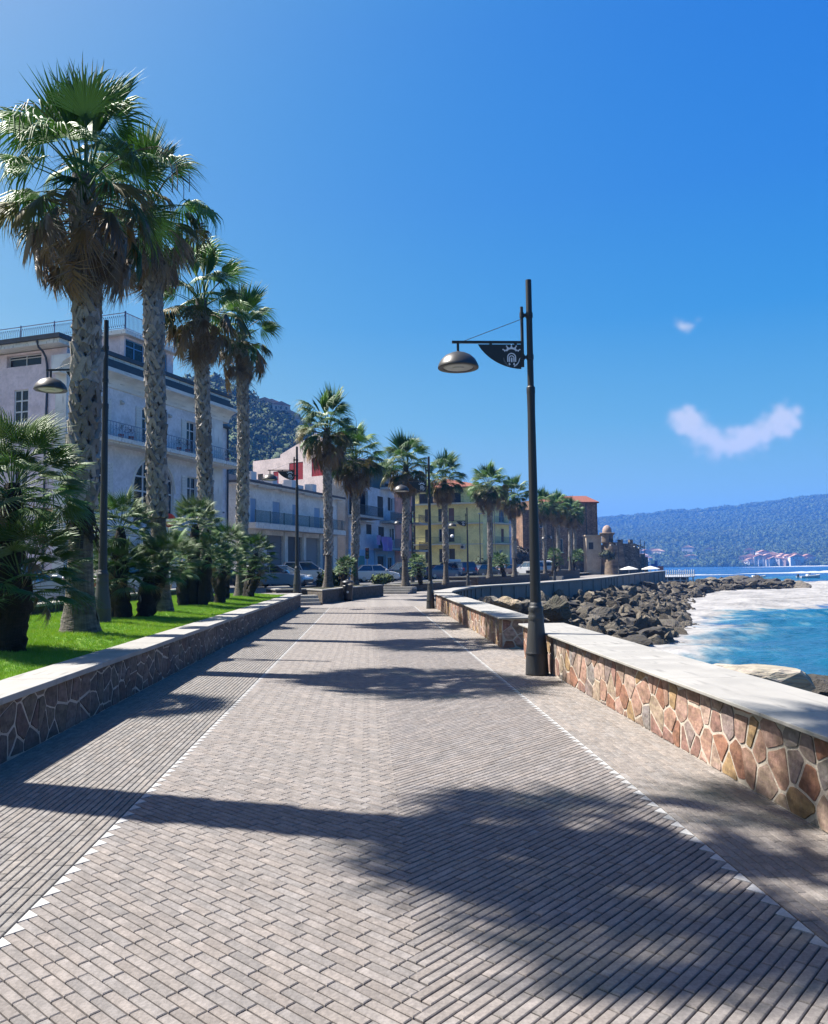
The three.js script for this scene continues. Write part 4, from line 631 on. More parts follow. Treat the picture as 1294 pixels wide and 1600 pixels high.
{ // blue-grey house with balconies and washing
  const b = thing('balcony_house', 'blue-grey four-storey house with dark balconies and hanging washing', 'house', pl(-1.99, 0, 80), ST, 'houses along the street');
  const W = plaster([.66, .68, .74]), BLU = plaster([.34, .56, .8]), SH = mat([.035, .03, .028], .8), L = 13.3;
  wall(b, I4, L, 3.55, 10.3, [{ x: .3, y: 7.05, w: 2.3, h: 2.7, kind: 'none' }, { x: 2.75, y: 7.05, w: 2.5, h: 2.7, kind: 'none' }, closedShut(7.95, 7.1, 1.75, 2.4, SH), closedShut(11.1, 8.1, 1.0, 1.5, SH), { x: 12.2, y: 8.1, w: .7, h: 1.5, nx: 1 }, closedShut(1.6, 5.1, 1.6, 1.1, SH), closedShut(4.7, 5.2, 1.5, 1.05, SH), closedShut(8.15, 3.8, 1.75, 2.35, SH), { x: 11.5, y: 4.8, w: .9, h: 1.3, nx: 2 }, closedShut(12.45, 4.8, .8, 1.3, SH)], W);
  wall(b, I4, L, 0, 3.54, [{ x: 2.5, y: .4, w: 1.75, h: 2.5, kind: 'shut', dm: mat([.04, .25, .25], .6) }, { x: 7.7, y: .4, w: 2.1, h: 2.5, kind: 'door', dm: mat([.05, .03, .025], .7) }, { x: 10.9, y: 1.0, w: 1.5, h: 1.8, nx: 2 }], BLU, { name: 'ground_floor_wall' });
  part(b, 'door_surround', merge([box(6.9, 7.55, .2, 3.1, .003, .12), box(9.95, 10.6, .2, 3.1, .003, .12), box(6.9, 10.6, 3.103, 3.4, .003, .14)]), mat([.35, .46, .6], .8));
  part(b, 'core', box(.4, L - .4, 0, 12.5, -2.6, -1.5), M_dark);
  wall(b, turn(0, 0, -2.6, -Math.PI / 2), 2.6, 0, 12.2, [], plaster([.55, .5, .45], .35), { name: 'gable_wall' });
  wall(b, turn(L, 0, 0, Math.PI / 2), 2.6, 0, 11, [], W);
  part(b, 'balcony', merge([box(.0, 6.5, 6.72, 6.95, .003, 1.3)]), WTT()); part(b, 'balcony', box(8.6, L + .1, 6.55, 6.78, .003, 1.3), WTT()); part(b, 'balcony', box(6.8, L + 2.4, 3.55, 3.75, .003, 1.35), WTT());
  part(b, 'balcony_railing', merge([...rails(.05, 6.45, 6.95, 8.0, 1.25, 40, .014)]), M_iron); part(b, 'balcony_railing', merge(rails(8.65, L, 6.78, 7.8, 1.25, 30, .012)), mat([.08, .11, .13], .5)); part(b, 'balcony_railing', merge(rails(6.85, L + 2.3, 3.75, 4.8, 1.3, 50, .012)), mat([.06, .12, .15], .5));
  part(b, 'balcony_panel', box(8.7, L, 6.85, 7.7, 1.22, 1.24), mat([.2, .24, .27], .4, { transparent: true, opacity: .5 }));
  part(b, 'awning', merge([box(8.8, 11.6, 10.32, 10.5, .003, 1.0)]), M_white); part(b, 'awning', merge([box(2.6, 5.2, 6.35, 6.5, .003, .9)]), M_white);
  wall(b, turn(0, 0, -1, 0), L, 10.3, 12.6, [{ x: 6.0, y: 10.5, w: 2.6, h: 1.8, kind: 'shut', dm: mat([.05, .12, .15], .7) }, { x: 9.2, y: 10.5, w: 3.4, h: 1.8, kind: 'shut', dm: mat([.05, .12, .15], .7) }], plaster([.12, .2, .24]), { name: 'attic_wall' });
  part(b, 'roof', merge([box(3.5, L + .4, 12.75, 12.95, -3.0, .5), box(-.1, L, 12.6, 12.748, -2.6, -.9)]), mat([.05, .045, .045], .8));
  part(b, 'aerial', merge([cyl(.02, .02, 12.95, 15.2, 5, 8.4, -1), box(7.8, 9.0, 14.9, 14.93, -1.02, -.98), box(8.0, 8.8, 14.6, 14.63, -1.02, -.98)]), M_iron);
  // salmon house joined to its far side
  const c = thing('salmon_house', 'narrow salmon pink house between the blue-grey and the yellow house', 'house', pl(-1.99 + .381 * L, 0, 80 + .925 * L), ST, 'houses along the street');
  const S = plaster([.8, .38, .3]), SP = plaster([.8, .56, .58]);
  wall(c, I4, 6.2, 0, 10.9, [closedShut(2.6, 7.2, 1.5, 2.3, M_dark), closedShut(2.7, 3.9, 1.4, 2.3, M_dark), { x: 2.4, y: .4, w: 1.6, h: 2.5, kind: 'door' }], S);
  wall(c, turn(6.2, 0, 0, Math.PI / 2), 8, 0, 10.9, [], SP); wall(c, turn(0, 0, -8, -Math.PI / 2), 8, 0, 10.9, [], S);
  part(c, 'core', box(.4, 5.8, 0, 10.8, -8, -1.5), M_dark);
  part(c, 'roof_canopy', merge([box(-.4, 9.4, 11.1, 11.35, -7, .9)]), mat([.04, .035, .033], .8)); part(c, 'terrace_room', box(.5, 9.0, 8.7, 11.09, -6.5, -.6), mat([.05, .045, .04], .9));
  part(c, 'balcony', box(5.5, 9.0, 6.9, 7.1, -.5, 1.1), WTT()); part(c, 'balcony', box(5.5, 9.0, 3.55, 3.75, -.5, 1.1), WTT());
  part(c, 'balcony_railing', merge([...rails(5.5, 9, 7.1, 8.05, 1.05, 22), ...rails(5.5, 9, 3.75, 4.7, 1.05, 22)]), M_iron);
  part(c, 'roof_room', box(1.5, 4.5, 11.353, 13.4, -5, -2), plaster([.55, .42, .42]));
}
function WTT() { return WTT.m ??= mat([.5, .5, .5], .85, { map: rep(TX.stain, .4) }); }
{ // washing on the balcony
  const t = thing('washing', 'lilac bed sheet hanging from the first-floor balcony of the blue-grey house', 'laundry', pl(-1.99 + .381 * 4.3 + .925 * 1.45, 3.3, 80 + .925 * 4.3 - .381 * 1.45), ST);
  const cloth = (x0, x1, y0, y1, sk, seed) => { const G = new Geo(), n = 16, id = []; for (let j = 0; j <= 10; j++) for (let i = 0; i <= n; i++) { const u = i / n, v = j / 10; id.push(G.v(lerp(x0, x1, u) + sk * (1 - v), lerp(y0, y1, v) + .1 * Math.sin(u * 3.1) * (v - .5), .1 * Math.sin(u * 14 + seed) * (1 - v * .6) + .05 * Math.sin(v * 6 + u * 4), u, v)); } for (let j = 0; j < 10; j++) for (let i = 0; i < n; i++) { const a = j * (n + 1) + i; G.q(id[a], id[a + 1], id[a + n + 2], id[a + n + 1]); } return G.make(true); };
  part(t, 'sheet', cloth(1.0, 4.1, .15, 1.6, .15, 1), leafMat([.33, .23, .62], .3)); part(t, 'small_towel', cloth(-.1, .9, .75, 1.7, -.1, 4), leafMat([.42, .33, .62], .3));
  part(t, 'line', rod(V3(-.4, 1.65, 0), V3(4.4, 1.62, 0), .012), M_iron);
}
{ // yellow apartment house: two fronts meeting at a corner
  const b = thing('yellow_house', 'yellow four-storey apartment house with red roof and balcony slabs', 'house', pl(16.58, 0, 115), 0, 'houses along the street');
  const Y = plaster([.86, .75, .32]), Y2 = plaster([.86, .77, .35]), SB = mat([.52, .5, .4], .85);
  const d = new THREE.Vector2(-9.47, 3.5).normalize(), ry = Math.atan2(-(-d.y), d.x); // left front
  const ML = turn(10.2 * d.x, 0, -10.2 * d.y, Math.atan2(-d.y, -d.x)), DK = mat([.06, .05, .035], .8), BR = mat([.16, .07, .04], .8);
  const X = u => 10.2 - u;
  wall(b, ML, 10.2, 0, 13.3, [closedShut(X(6.65), 8.3, .55, 1.9, DK), closedShut(X(5.09), 8.3, .85, 1.95, BR), closedShut(X(8.7), 8.3, .9, 1.9, DK), { x: X(6.62), y: 5.3, w: .52, h: 1.95, nx: 1 }, closedShut(X(5.11), 5.3, .88, 1.95, DK), closedShut(X(8.7), 5.3, .9, 1.9, DK), closedShut(X(6.58), 2.3, .55, 2.0, DK), closedShut(X(5.08), 2.3, .88, 2.0, DK), closedShut(X(8.7), 2.3, .9, 2.0, DK), { x: X(5.9), y: 11.05, w: 2.7, h: 1.5, kind: 'none' }, { x: X(9.6), y: 11.05, w: 2.8, h: 1.5, kind: 'none' }], Y);
  const inM = (gs) => merge(gs).applyMatrix4(ML);
  part(b, 'balcony', inM([box(0, 7.2, 4.86, 5.02, .003, 1.2)]), SB); part(b, 'balcony', inM([box(0, 10.3, 7.86, 8.02, .003, .5), box(0, 7.2, 7.86, 8.02, .503, 1.2)]), SB); part(b, 'balcony', inM([box(-.3, 10.5, 10.78, 10.98, .003, .9)]), SB);
  part(b, 'balcony_railing', inM([...rails(.05, 7.15, 5.02, 6.0, 1.15, 40)]), mat([.12, .13, .1], .6)); part(b, 'balcony_railing', inM([...rails(.05, 7.15, 8.02, 9.0, 1.15, 40)]), mat([.12, .13, .1], .6)); part(b, 'balcony_railing', inM([...rails(.05, 7.6, 10.98, 11.9, .85, 40)]), M_iron);
  part(b, 'string_course', inM([box(7.25, 10.2, 4.86, 4.98, .003, .06)]), SB);
  const ac = part(b, 'air_conditioner', inM([box(6.9, 7.6, 4.2, 4.85, .01, .4)]), mat([.45, .45, .42], .6)); part(ac, 'fan_grille', new THREE.CylinderGeometry(.22, .22, .02, 16).rotateX(Math.PI / 2).translate(7.2, 4.52, .41).applyMatrix4(ML), M_dark);
  part(b, 'dish', new THREE.SphereGeometry(.35, 12, 6, 0, 6.3, 0, .9).rotateX(1.2).translate(6.0, 6.0, 1.4).applyMatrix4(ML), mat([.5, .5, .5], .5));
  const MR = turn(0, 0, 0, Math.atan2(.793, .609)), GB = mat([.1, .2, .42], .6);
  wall(b, MR, 8.2, 0, 13.3, [{ x: 5.0, y: 8.25, w: 1.7, h: 1.9, nx: 2, fm: GB }, closedShut(5.6, 5.3, .9, 2.0, BR), closedShut(2.2, 8.3, .8, 1.9, DK), closedShut(2.2, 5.3, .8, 1.9, DK), { x: 5.0, y: 2.2, w: 1.2, h: 1.9, nx: 2 }], Y2);
  const inR = (gs) => merge(gs).applyMatrix4(MR);
  part(b, 'balcony', inR([box(1.6, 8.3, 7.9, 8.06, .003, 1.1)]), SB); part(b, 'balcony', inR([box(1.6, 8.3, 4.9, 5.06, .003, 1.1)]), SB); part(b, 'balcony_railing', inR([...rails(1.65, 8.25, 8.06, 9.0, 1.05, 34), ...rails(1.65, 8.25, 5.06, 6.0, 1.05, 34)]), mat([.1, .15, .18], .5));
  part(b, 'end_strip', inR([box(8.203, 8.9, 0, 11.8, -.6, .05)]), plaster([.45, .5, .66]));
  const rs = new Geo(); const A = [[10.6 * d.x - .3, 13.3, -10.6 * d.y + .8], [.1, 13.3, .9], [5.5, 13.3, -6.2], [-4.0, 15.3, -8.5]]; const ids = A.map(p => rs.v(...p, p[0], p[2])); rs.t(ids[0], ids[1], ids[3]); rs.t(ids[1], ids[2], ids[3]); const B = A.slice(0, 3).map(p => rs.v(p[0], p[1] - .18, p[2], p[0], p[1])); rs.q(ids[0], B[0], B[1], ids[1]); rs.q(ids[1], B[1], B[2], ids[2]);
  part(b, 'tiled_roof', rs.make(), M_tile);
  { const s = new THREE.Shape([[-.4, -.4], [4.6, -6.0], [-1, -11], [-9.6, -4.2]].map(p => new THREE.Vector2(p[0], -p[1]))); part(b, 'core', new THREE.ExtrudeGeometry(s, { depth: 13.2, bevelEnabled: false }).rotateX(-Math.PI / 2).translate(-.15, 0, -1.6), M_dark); }
}
{ // brown stone building
  const b = thing('stone_building', 'large brown stone building with pale red roof behind the four palms', 'building', pl(27.5, 0, 142), 0, 'houses along the street');
  const S = mat([.52, .33, .22], .95, { map: rep(TX.brick, .25), bumpMap: rep(TX.brick, .25), bumpScale: .05 }), S2 = mat([.62, .43, .3], .95, { map: rep(TX.brick, .25), bumpMap: rep(TX.brick, .25), bumpScale: .05 });
  const M = turn(2.2, 0, 2.2, .06);
  wall(b, M, 11.2, 0, 12.9, [{ x: .6, y: 8.4, w: 1.1, h: 1.9, nx: 2, fm: mat([.3, .45, .7], .6) }, { x: 5.5, y: 8.1, w: 2.1, h: 2.1, nx: 2, ny: [.6], fr: .18 }, { x: .8, y: 4.6, w: .8, h: 1.7, nx: 1 }, { x: 3.7, y: 4.0, w: 1.1, h: 2.4, nx: 2, sill: true }], S2);
  wall(b, turn(0, 0, -6, -Math.PI / 2 + .26), 8.5, 0, 13.4, [{ x: 3, y: 8, w: 1, h: 1.6, nx: 1 }], S); wall(b, turn(13.35, 0, 1.55, Math.PI / 2 + .1), 10, 0, 12.9, [], S);
  part(b, 'core', box(1.5, 12.8, 0, 12.5, -8, -.2), S); part(b, 'buttress', box(-.2, 2.2, 0, 11.6, -1.0, 1.9), S); part(b, 'pipe', merge([cyl(.09, .09, 1, 12.6, 6, 4.9, 2.4), cyl(.09, .09, 1, 12.6, 6, 11.2, 2.1)]), M_iron);
  part(b, 'white_trim', box(8.2, 9.9, 7.9, 10.4, 1.9, 1.96), plaster([.42, .4, .45]));
  const g = new Geo(), q = [[3.4, 12.9, 2.8], [13.6, 12.9, 2.1], [13.2, 14.6, -5], [4.2, 14.6, -5]].map(p => g.v(...p, p[0], p[2])); g.q(...q); const q2 = [[3.4, 12.7, 2.8], [13.6, 12.7, 2.1], [13.2, 12.7, -5], [4.2, 12.7, -5]].map(p => g.v(...p, p[0], p[1])); for (let i = 0; i < 4; i++) { const j = (i + 1) % 4; g.q(q[i], q2[i], q2[j], q[j]); }
  part(b, 'roof', g.make(), M_tile);
}
{ // domed turret on the old sea fort
  const b = thing('fort_turret', 'old stone fort corner with small domed turret beyond the palms', 'tower', pl(41.2, 0, 136), 0);
  const S = mat([.46, .38, .3], .95, { map: rep(TX.brick, .3), bumpMap: rep(TX.brick, .3), bumpScale: .06 });
  part(b, 'bastion', (() => { const g = new THREE.CylinderGeometry(1.7, 2.2, 5.6, 4, 1).rotateY(Math.PI / 4 + .3); g.translate(.9, 2.7, 0); return g; })(), S);
  part(b, 'turret', lathe([[0, 5.4], [.95, 5.4], [1.0, 5.6], [1.0, 6.6], [1.15, 6.9], [1.3, 7.05], [1.3, 7.2], [0, 7.2]], 18), S);
  part(b, 'dome', lathe([[.78, 7.2], [.8, 7.5], [.74, 7.9], [.5, 8.3], [.2, 8.5], [0, 8.53]], 16), mat([.36, .27, .24], .9, { map: rep(TX.stain, .5) }));
  part(b, 'lower_house', merge([box(-3.4, -.8, 0, 6.7, -3, -1), box(-3.6, -.7, 6.703, 6.9, -3.1, -.8)]), plaster([.5, .4, .3])); part(b, 'lower_house_window', merge([box(-3, -2.2, 4.4, 5.6, -1.0, -.96)]), M_dark);
  const w = thing('fort_wall', 'long shaded old town wall running back from the domed turret', 'wall', pl(43.5, 0, 139), 0);
  const SG = mat([.36, .35, .34], .95, { map: rep(TX.brick, .2), bumpMap: rep(TX.brick, .3), bumpScale: .08 });
  for (const [x, z, wd, h, k] of [[0, 0, 3.6, 5.4, 0], [4.2, -14, 5, 5.0, 1], [8, -28, 6, 4.2, 2], [13, -40, 7, 3.4, 3]]) { part(w, 'wall_section', box(x, x + wd, 0, h, z - 14, z), SG); const cr = []; for (let i = 0; i < 4; i++) if ((i + k) % 2 || k % 2) cr.push(box(x + i * wd / 4, x + (i + .6) * wd / 4, h + .003, h + .5 + .3 * hash(i, k, 4), z - 1.2, z - .1)); if (cr.length) part(w, 'battlement', merge(cr), SG); }
}

// ---------------------------------------------------------------- parked cars
const M_tyre = mat([.015, .015, .016], .9), M_rim = mat([.4, .4, .42], .35, { metalness: .8 }), M_carglass = mat([.02, .035, .06], .05, { physical: true, clearcoat: 1 }), M_red = mat([.3, .012, .01], .3), M_lampc = mat([.6, .6, .6], .2);
function carBody(pr, w) { // side outline, rounded across the width
  const G = new Geo(), n = pr.length, sec = [[-1, 0], [-.985, .06], [-.93, .1], [-.5, .115], [0, .12], [.5, .115], [.93, .1], [.985, .06], [1, 0]], cx = pr.reduce((s, p) => s + p[0], 0) / n, cy = pr.reduce((s, p) => s + p[1], 0) / n, id = [];
  for (const [t, e] of sec) for (const [x, y] of pr) { const s = 1 - (1 - e / .12) * .07; id.push(G.v(cx + (x - cx) * s, cy + (y - cy) * (1 - (1 - e / .12) * .16), t * w / 2)); }
  for (let k = 0; k < sec.length - 1; k++) for (let i = 0; i < n; i++) { const j = (i + 1) % n; G.q(id[k * n + i], id[k * n + j], id[(k + 1) * n + j], id[(k + 1) * n + i]); }
  for (const k of [0, sec.length - 1]) { const c = G.v(cx, cy, sec[k][0] * w / 2); for (let i = 0; i < n; i++) { const j = (i + 1) % n; k ? G.t(c, id[k * n + i], id[k * n + j]) : G.t(c, id[k * n + j], id[k * n + i]); } }
  return G.make(true);
}
const SHAPES = { // length runs along x, nose at +x
  hatch: { w: 1.7, body: [[-1.95, .3], [-2.0, .55], [-1.95, .95], [-1.75, 1.0], [.75, .98], [1.5, .85], [1.9, .68], [1.98, .45], [1.9, .25], [1.0, .2], [-1.2, .2]], cab: [-1.85, -1.3, .25, .95, .98, 1.46], wheels: [-1.25, 1.25], r: .3 },
  sedan: { w: 1.75, body: [[-2.2, .35], [-2.25, .6], [-2.15, .98], [-1.5, 1.02], [.9, .98], [1.7, .84], [2.15, .66], [2.2, .42], [2.1, .25], [1.2, .2], [-1.4, .2]], cab: [-1.6, -.95, .3, 1.1, 1.0, 1.43], wheels: [-1.35, 1.4], r: .31 },
  suv: { w: 1.85, body: [[-2.1, .4], [-2.15, .7], [-2.1, 1.1], [-1.9, 1.15], [.85, 1.12], [1.75, 1.02], [2.1, .82], [2.15, .5], [2.05, .32], [1.2, .28], [-1.3, .28]], cab: [-2.0, -1.7, .2, 1.0, 1.13, 1.72], wheels: [-1.3, 1.35], r: .36 },
  van: { w: 1.95, body: [[-2.4, .4], [-2.45, .8], [-2.45, 1.95], [-2.3, 2.05], [.7, 2.05], [1.2, 1.85], [1.75, 1.15], [2.25, .95], [2.4, .6], [2.35, .35], [1.3, .28], [-1.5, .28]], cab: null, wheels: [-1.5, 1.55], r: .34 },
};
function makeCar(kind, c, label, x, z, ry, o = {}) {
  const S = SHAPES[kind], t = thing('parked_car', label, kind === 'van' ? 'van' : 'car', pl(x, .4, z), ry, 'cars parked along the street'), paint = mat(c, .3, { physical: true, clearcoat: 1, clearcoatRoughness: .05 }), w = S.w;
  part(t, 'body', carBody(S.body, w), paint);
  if (S.cab) {
    const [xb0, xt0, xt1, xb1, yb, yt] = S.cab, G = new Geo(), wb = w / 2 - .07, wt = w / 2 - .22, v = [[xb0, yb - .05, -wb], [xb1, yb - .05, -wb], [xb1, yb - .05, wb], [xb0, yb - .05, wb], [xt0, yt - .03, -wt], [xt1, yt - .03, -wt], [xt1, yt - .03, wt], [xt0, yt - .03, wt]].map(p => G.v(...p)); G.q(v[4], v[7], v[6], v[5]); for (let i = 0; i < 4; i++) { const j = (i + 1) % 4; G.q(v[i], v[i + 4], v[j + 4], v[j]); }
    part(t, 'windows', G.make(), M_carglass);
    part(t, 'roof', new RoundedBoxGeometry(xt1 - xt0 + .1, .07, wt * 2 + .08, 3, .03).translate((xt0 + xt1) / 2, yt - .005, 0), paint);
    const pil = []; for (const s of [-1, 1]) { for (const [a, b] of [[xb0, xt0], [xb1, xt1], [(xb0 + xb1) / 2, (xt0 + xt1) / 2]]) pil.push(rod(V3(a, yb, s * (wb + .004)), V3(b, yt - .02, s * (wt + .004)), .035, 6)); } part(t, 'pillars', merge(pil), paint);
  } else { part(t, 'windscreen', box(-.02, .02, -.38, .38, -.8, .8).rotateZ(.65).translate(1.5, 1.55, 0), M_carglass); part(t, 'side_window', merge([box(.2, 1.15, 1.25, 1.75, w / 2 - .03, w / 2 + .005), box(.2, 1.15, 1.25, 1.75, -w / 2 - .005, -w / 2 + .03)]), M_carglass); }
  for (const wx of S.wheels) for (const s of [-1, 1]) { const g = new THREE.TorusGeometry(S.r * .78, S.r * .24, 8, 18).scale(1, 1, 1.1).translate(wx, S.r, s * (w / 2 - .1)), tw = part(t, 'wheel', g, M_tyre); part(tw, 'rim', new THREE.CylinderGeometry(S.r * .6, S.r * .62, .16, 14).rotateX(Math.PI / 2).translate(wx, S.r, s * (w / 2 - .07)), M_rim); }
  const nx = Math.max(...S.body.map(p => p[0])), yb = S.body[1][1]; for (const s of [-1, 1]) { part(t, 'headlight', new RoundedBoxGeometry(.22, .14, .34, 2, .05).translate(nx - .2, yb + .13, s * (w / 2 - .3)), M_lampc); part(t, 'tail_light', new RoundedBoxGeometry(.1, .3, .2, 2, .04).translate(-nx + .06, yb + .25, s * (w / 2 - .2)), M_red); part(t, 'mirror', new RoundedBoxGeometry(.12, .13, .2, 2, .04).translate(S.cab ? S.cab[3] - .25 : 1.2, S.cab ? S.cab[4] + .05 : 1.35, s * (w / 2 + .07)), paint); }
  part(t, 'bumper', new RoundedBoxGeometry(.12, .18, w - .25, 2, .05).translate(nx - .03, .42, 0), mat([.03, .03, .03], .6)); part(t, 'number_plate', box(-nx - .02, -nx + .01, .55, .66, -.26, .26), mat([.55, .55, .55], .5));
  if (o.rack) part(t, 'roof_rack', merge([box(-1.2, .2, 1.78, 1.82, -.7, -.66), box(-1.2, .2, 1.78, 1.82, .66, .7), box(-.9, -.85, 1.8, 1.84, -.7, .7), box(0, .05, 1.8, 1.84, -.7, .7)]), M_iron);
  if (o.box) part(t, 'roof_box', new RoundedBoxGeometry(1.9, .36, .9, 4, .15).translate(-.4, S.cab[5] + .25, 0), M_white);
  return t;
}
const along = ST - Math.PI * .0, face = (a) => a;
makeCar('sedan', [.02, .026, .035], 'dark car at the left end of the row before the garages', -9.9, 53, 1.05);
makeCar('hatch', [.5, .5, .52], 'white hatchback between the dark and the silver car', -8.2, 58.5, 1.15);
makeCar('sedan', [.28, .31, .36], 'silver sedan before the garages with its nose to the right', -6.0, 54, -.35);
makeCar('suv', [.5, .5, .52], 'white off-roader with roof rack before the last garage', -4.6, 61, .2, { rack: true });
makeCar('hatch', [.6, .6, .62], 'white hatchback behind the bin planter, tail to the left', .7, 70.5, .18);
makeCar('suv', [.03, .035, .045], 'black off-roader before the doorway of the blue-grey house', 3.3, 76, -2.6);
makeCar('sedan', [.05, .09, .17], 'blue sedan behind the second lamp, left of the palm', 7.6, 84, .5);
makeCar('suv', [.4, .42, .45], 'pale car with white roof box before the yellow house', 10.6, 97, .55, { box: true });
makeCar('suv', [.02, .04, .09], 'dark blue off-roader right of the palm before the yellow house', 10.0, 86, 1.9);
makeCar('hatch', [.04, .05, .06], 'dark hatchback before the corner of the yellow house', 14.0, 95, .6);
makeCar('sedan', [.12, .05, .05], 'dark red sedan between the two palms at the yellow corner', 17.6, 100, .7);
makeCar('hatch', [.45, .46, .48], 'white hatchback left of the dwarf palm by the yellow corner', 18.4, 104, .6);
makeCar('suv', [.4, .42, .45], 'silver car left of the near lamp post in the distance', 19.9, 98, 1.9);
makeCar('van', [.6, .62, .66], 'white van parked before the brown stone building', 27.2, 122, -.25);
makeCar('hatch', [.55, .56, .58], 'white car just right of the near lamp post in the distance', 23.4, 120, .4);
makeCar('hatch', [.5, .5, .53], 'white car behind the lawn, seen between the dwarf palm trunks', -9.4, 30.5, 1.2);
makeCar('sedan', [.4, .42, .44], 'silver car behind the lawn wall beside the largest palm', -9.9, 22.5, 1.35);
makeCar('sedan', [.55, .55, .55], 'white car behind the lawn, near the fourth palm', -8.9, 38, 1.1);

// ---------------------------------------------------------------- shore, rocks, sea
const SEA = -2.6;
const interp = (tab, x) => { if (x <= tab[0][0]) return tab[0][1]; for (let i = 1; i < tab.length; i++) if (x <= tab[i][0]) { const t = (x - tab[i - 1][0]) / (tab[i][0] - tab[i - 1][0]); return lerp(tab[i - 1][1], tab[i][1], t); } return tab[tab.length - 1][1]; };
const wallX = z => interp([[-40, 3.2], [31, 3.1], [33, 3.3], [36, 4.0], [41, 5.7], [47, 9.8], [63, 18.4], [73, 22.8], [98, 34.2], [126, 47.3], [150, 51], [190, 50]], z);
const shoreX = z => interp([[-40, 6], [0, 7], [14, 8.4], [19, 10.8], [23, 13.6], [26, 12.2], [29, 11.6], [32, 11.0], [37, 12.6], [41, 14.6], [48, 18.5], [55, 21.6], [66, 26], [74, 29.5], [82, 33], [92, 37], [100, 43], [106, 55], [112, 61], [120, 66], [128, 64], [135, 57], [145, 54], [190, 52]], z);
const footY = z => interp([[-40, -1.6], [14, -1.5], [30, -.9], [37, -.35], [63, -.5], [90, -1.0], [126, -1.8], [190, -1.9]], z);
const shoreH = (x, z) => { const a = wallX(z) - .4, b = shoreX(z), t = (x - a) / (b - a); const n = fbm(x * .35 + 40, z * .35, 4, 1024, 3) - .5; return lerp(footY(z), SEA - .2, Math.pow(clamp(t, 0, 1.6), 1.15)) + n * .8 * clamp(t * 3, .3, 1) + 1.0 * step(96, 104, z) * (1 - step(126, 138, z)) * step(.25, .5, t) * (1 - step(.93, 1.02, t)); };
const ROCK = [[.115, .1, .084], [.16, .143, .12], [.08, .072, .064], [.24, .215, .18], [.14, .13, .095]].map(c => mat(c, .95, { map: rep(TX.stone, .9), bumpMap: rep(TX.bump, .7), bumpScale: .06 }));
const PALE = [[.55, .44, .31], [.56, .5, .41], [.42, .36, .28]].map(c => mat(c, .95, { map: rep(TX.stone, .9), bumpMap: rep(TX.bump, .7), bumpScale: .06 }));
function rockGeo(seed, flat = 1, detail = 4) {
  const R = rng(seed), pl_ = []; for (let i = 0; i < 24; i++) { const d = V3(R() - .5, (R() - .5) * 1.2, R() - .5).normalize(); pl_.push([d, .5 + R() * .5]); }
  const g = new THREE.IcosahedronGeometry(1, detail), p = g.attributes.position, u = g.attributes.uv, d = V3(0, 0, 0);
  for (let i = 0; i < p.count; i++) { d.set(p.getX(i), p.getY(i), p.getZ(i)).normalize(); let r = 1.25; for (const [n, k] of pl_) { const c = d.dot(n); if (c > .05) r = Math.min(r, k / c); } r *= 1 + .3 * (fbm(d.x * 2.2 + 9 + seed, d.y * 4 + d.z * 2.5, 4) - .5) - .12 * Math.abs(fbm(d.x * 5 + d.z * 3 + seed, d.y * 9, 3) - .5); p.setXYZ(i, d.x * r, d.y * r * flat, d.z * r); u.setXY(i, d.x * 1.2 + d.z, d.y * 1.2 + d.z * .4); }
  g.computeVertexNormals(); return g;
}
const rocks = [1, 2, 3, 4, 5, 6, 7, 8].map(s => rockGeo(s * 13, .72)), slabs = [1, 2, 3, 4].map(s => rockGeo(s * 31, .38)), small = [1, 2, 3].map(s => rockGeo(s * 47, .6, 2));
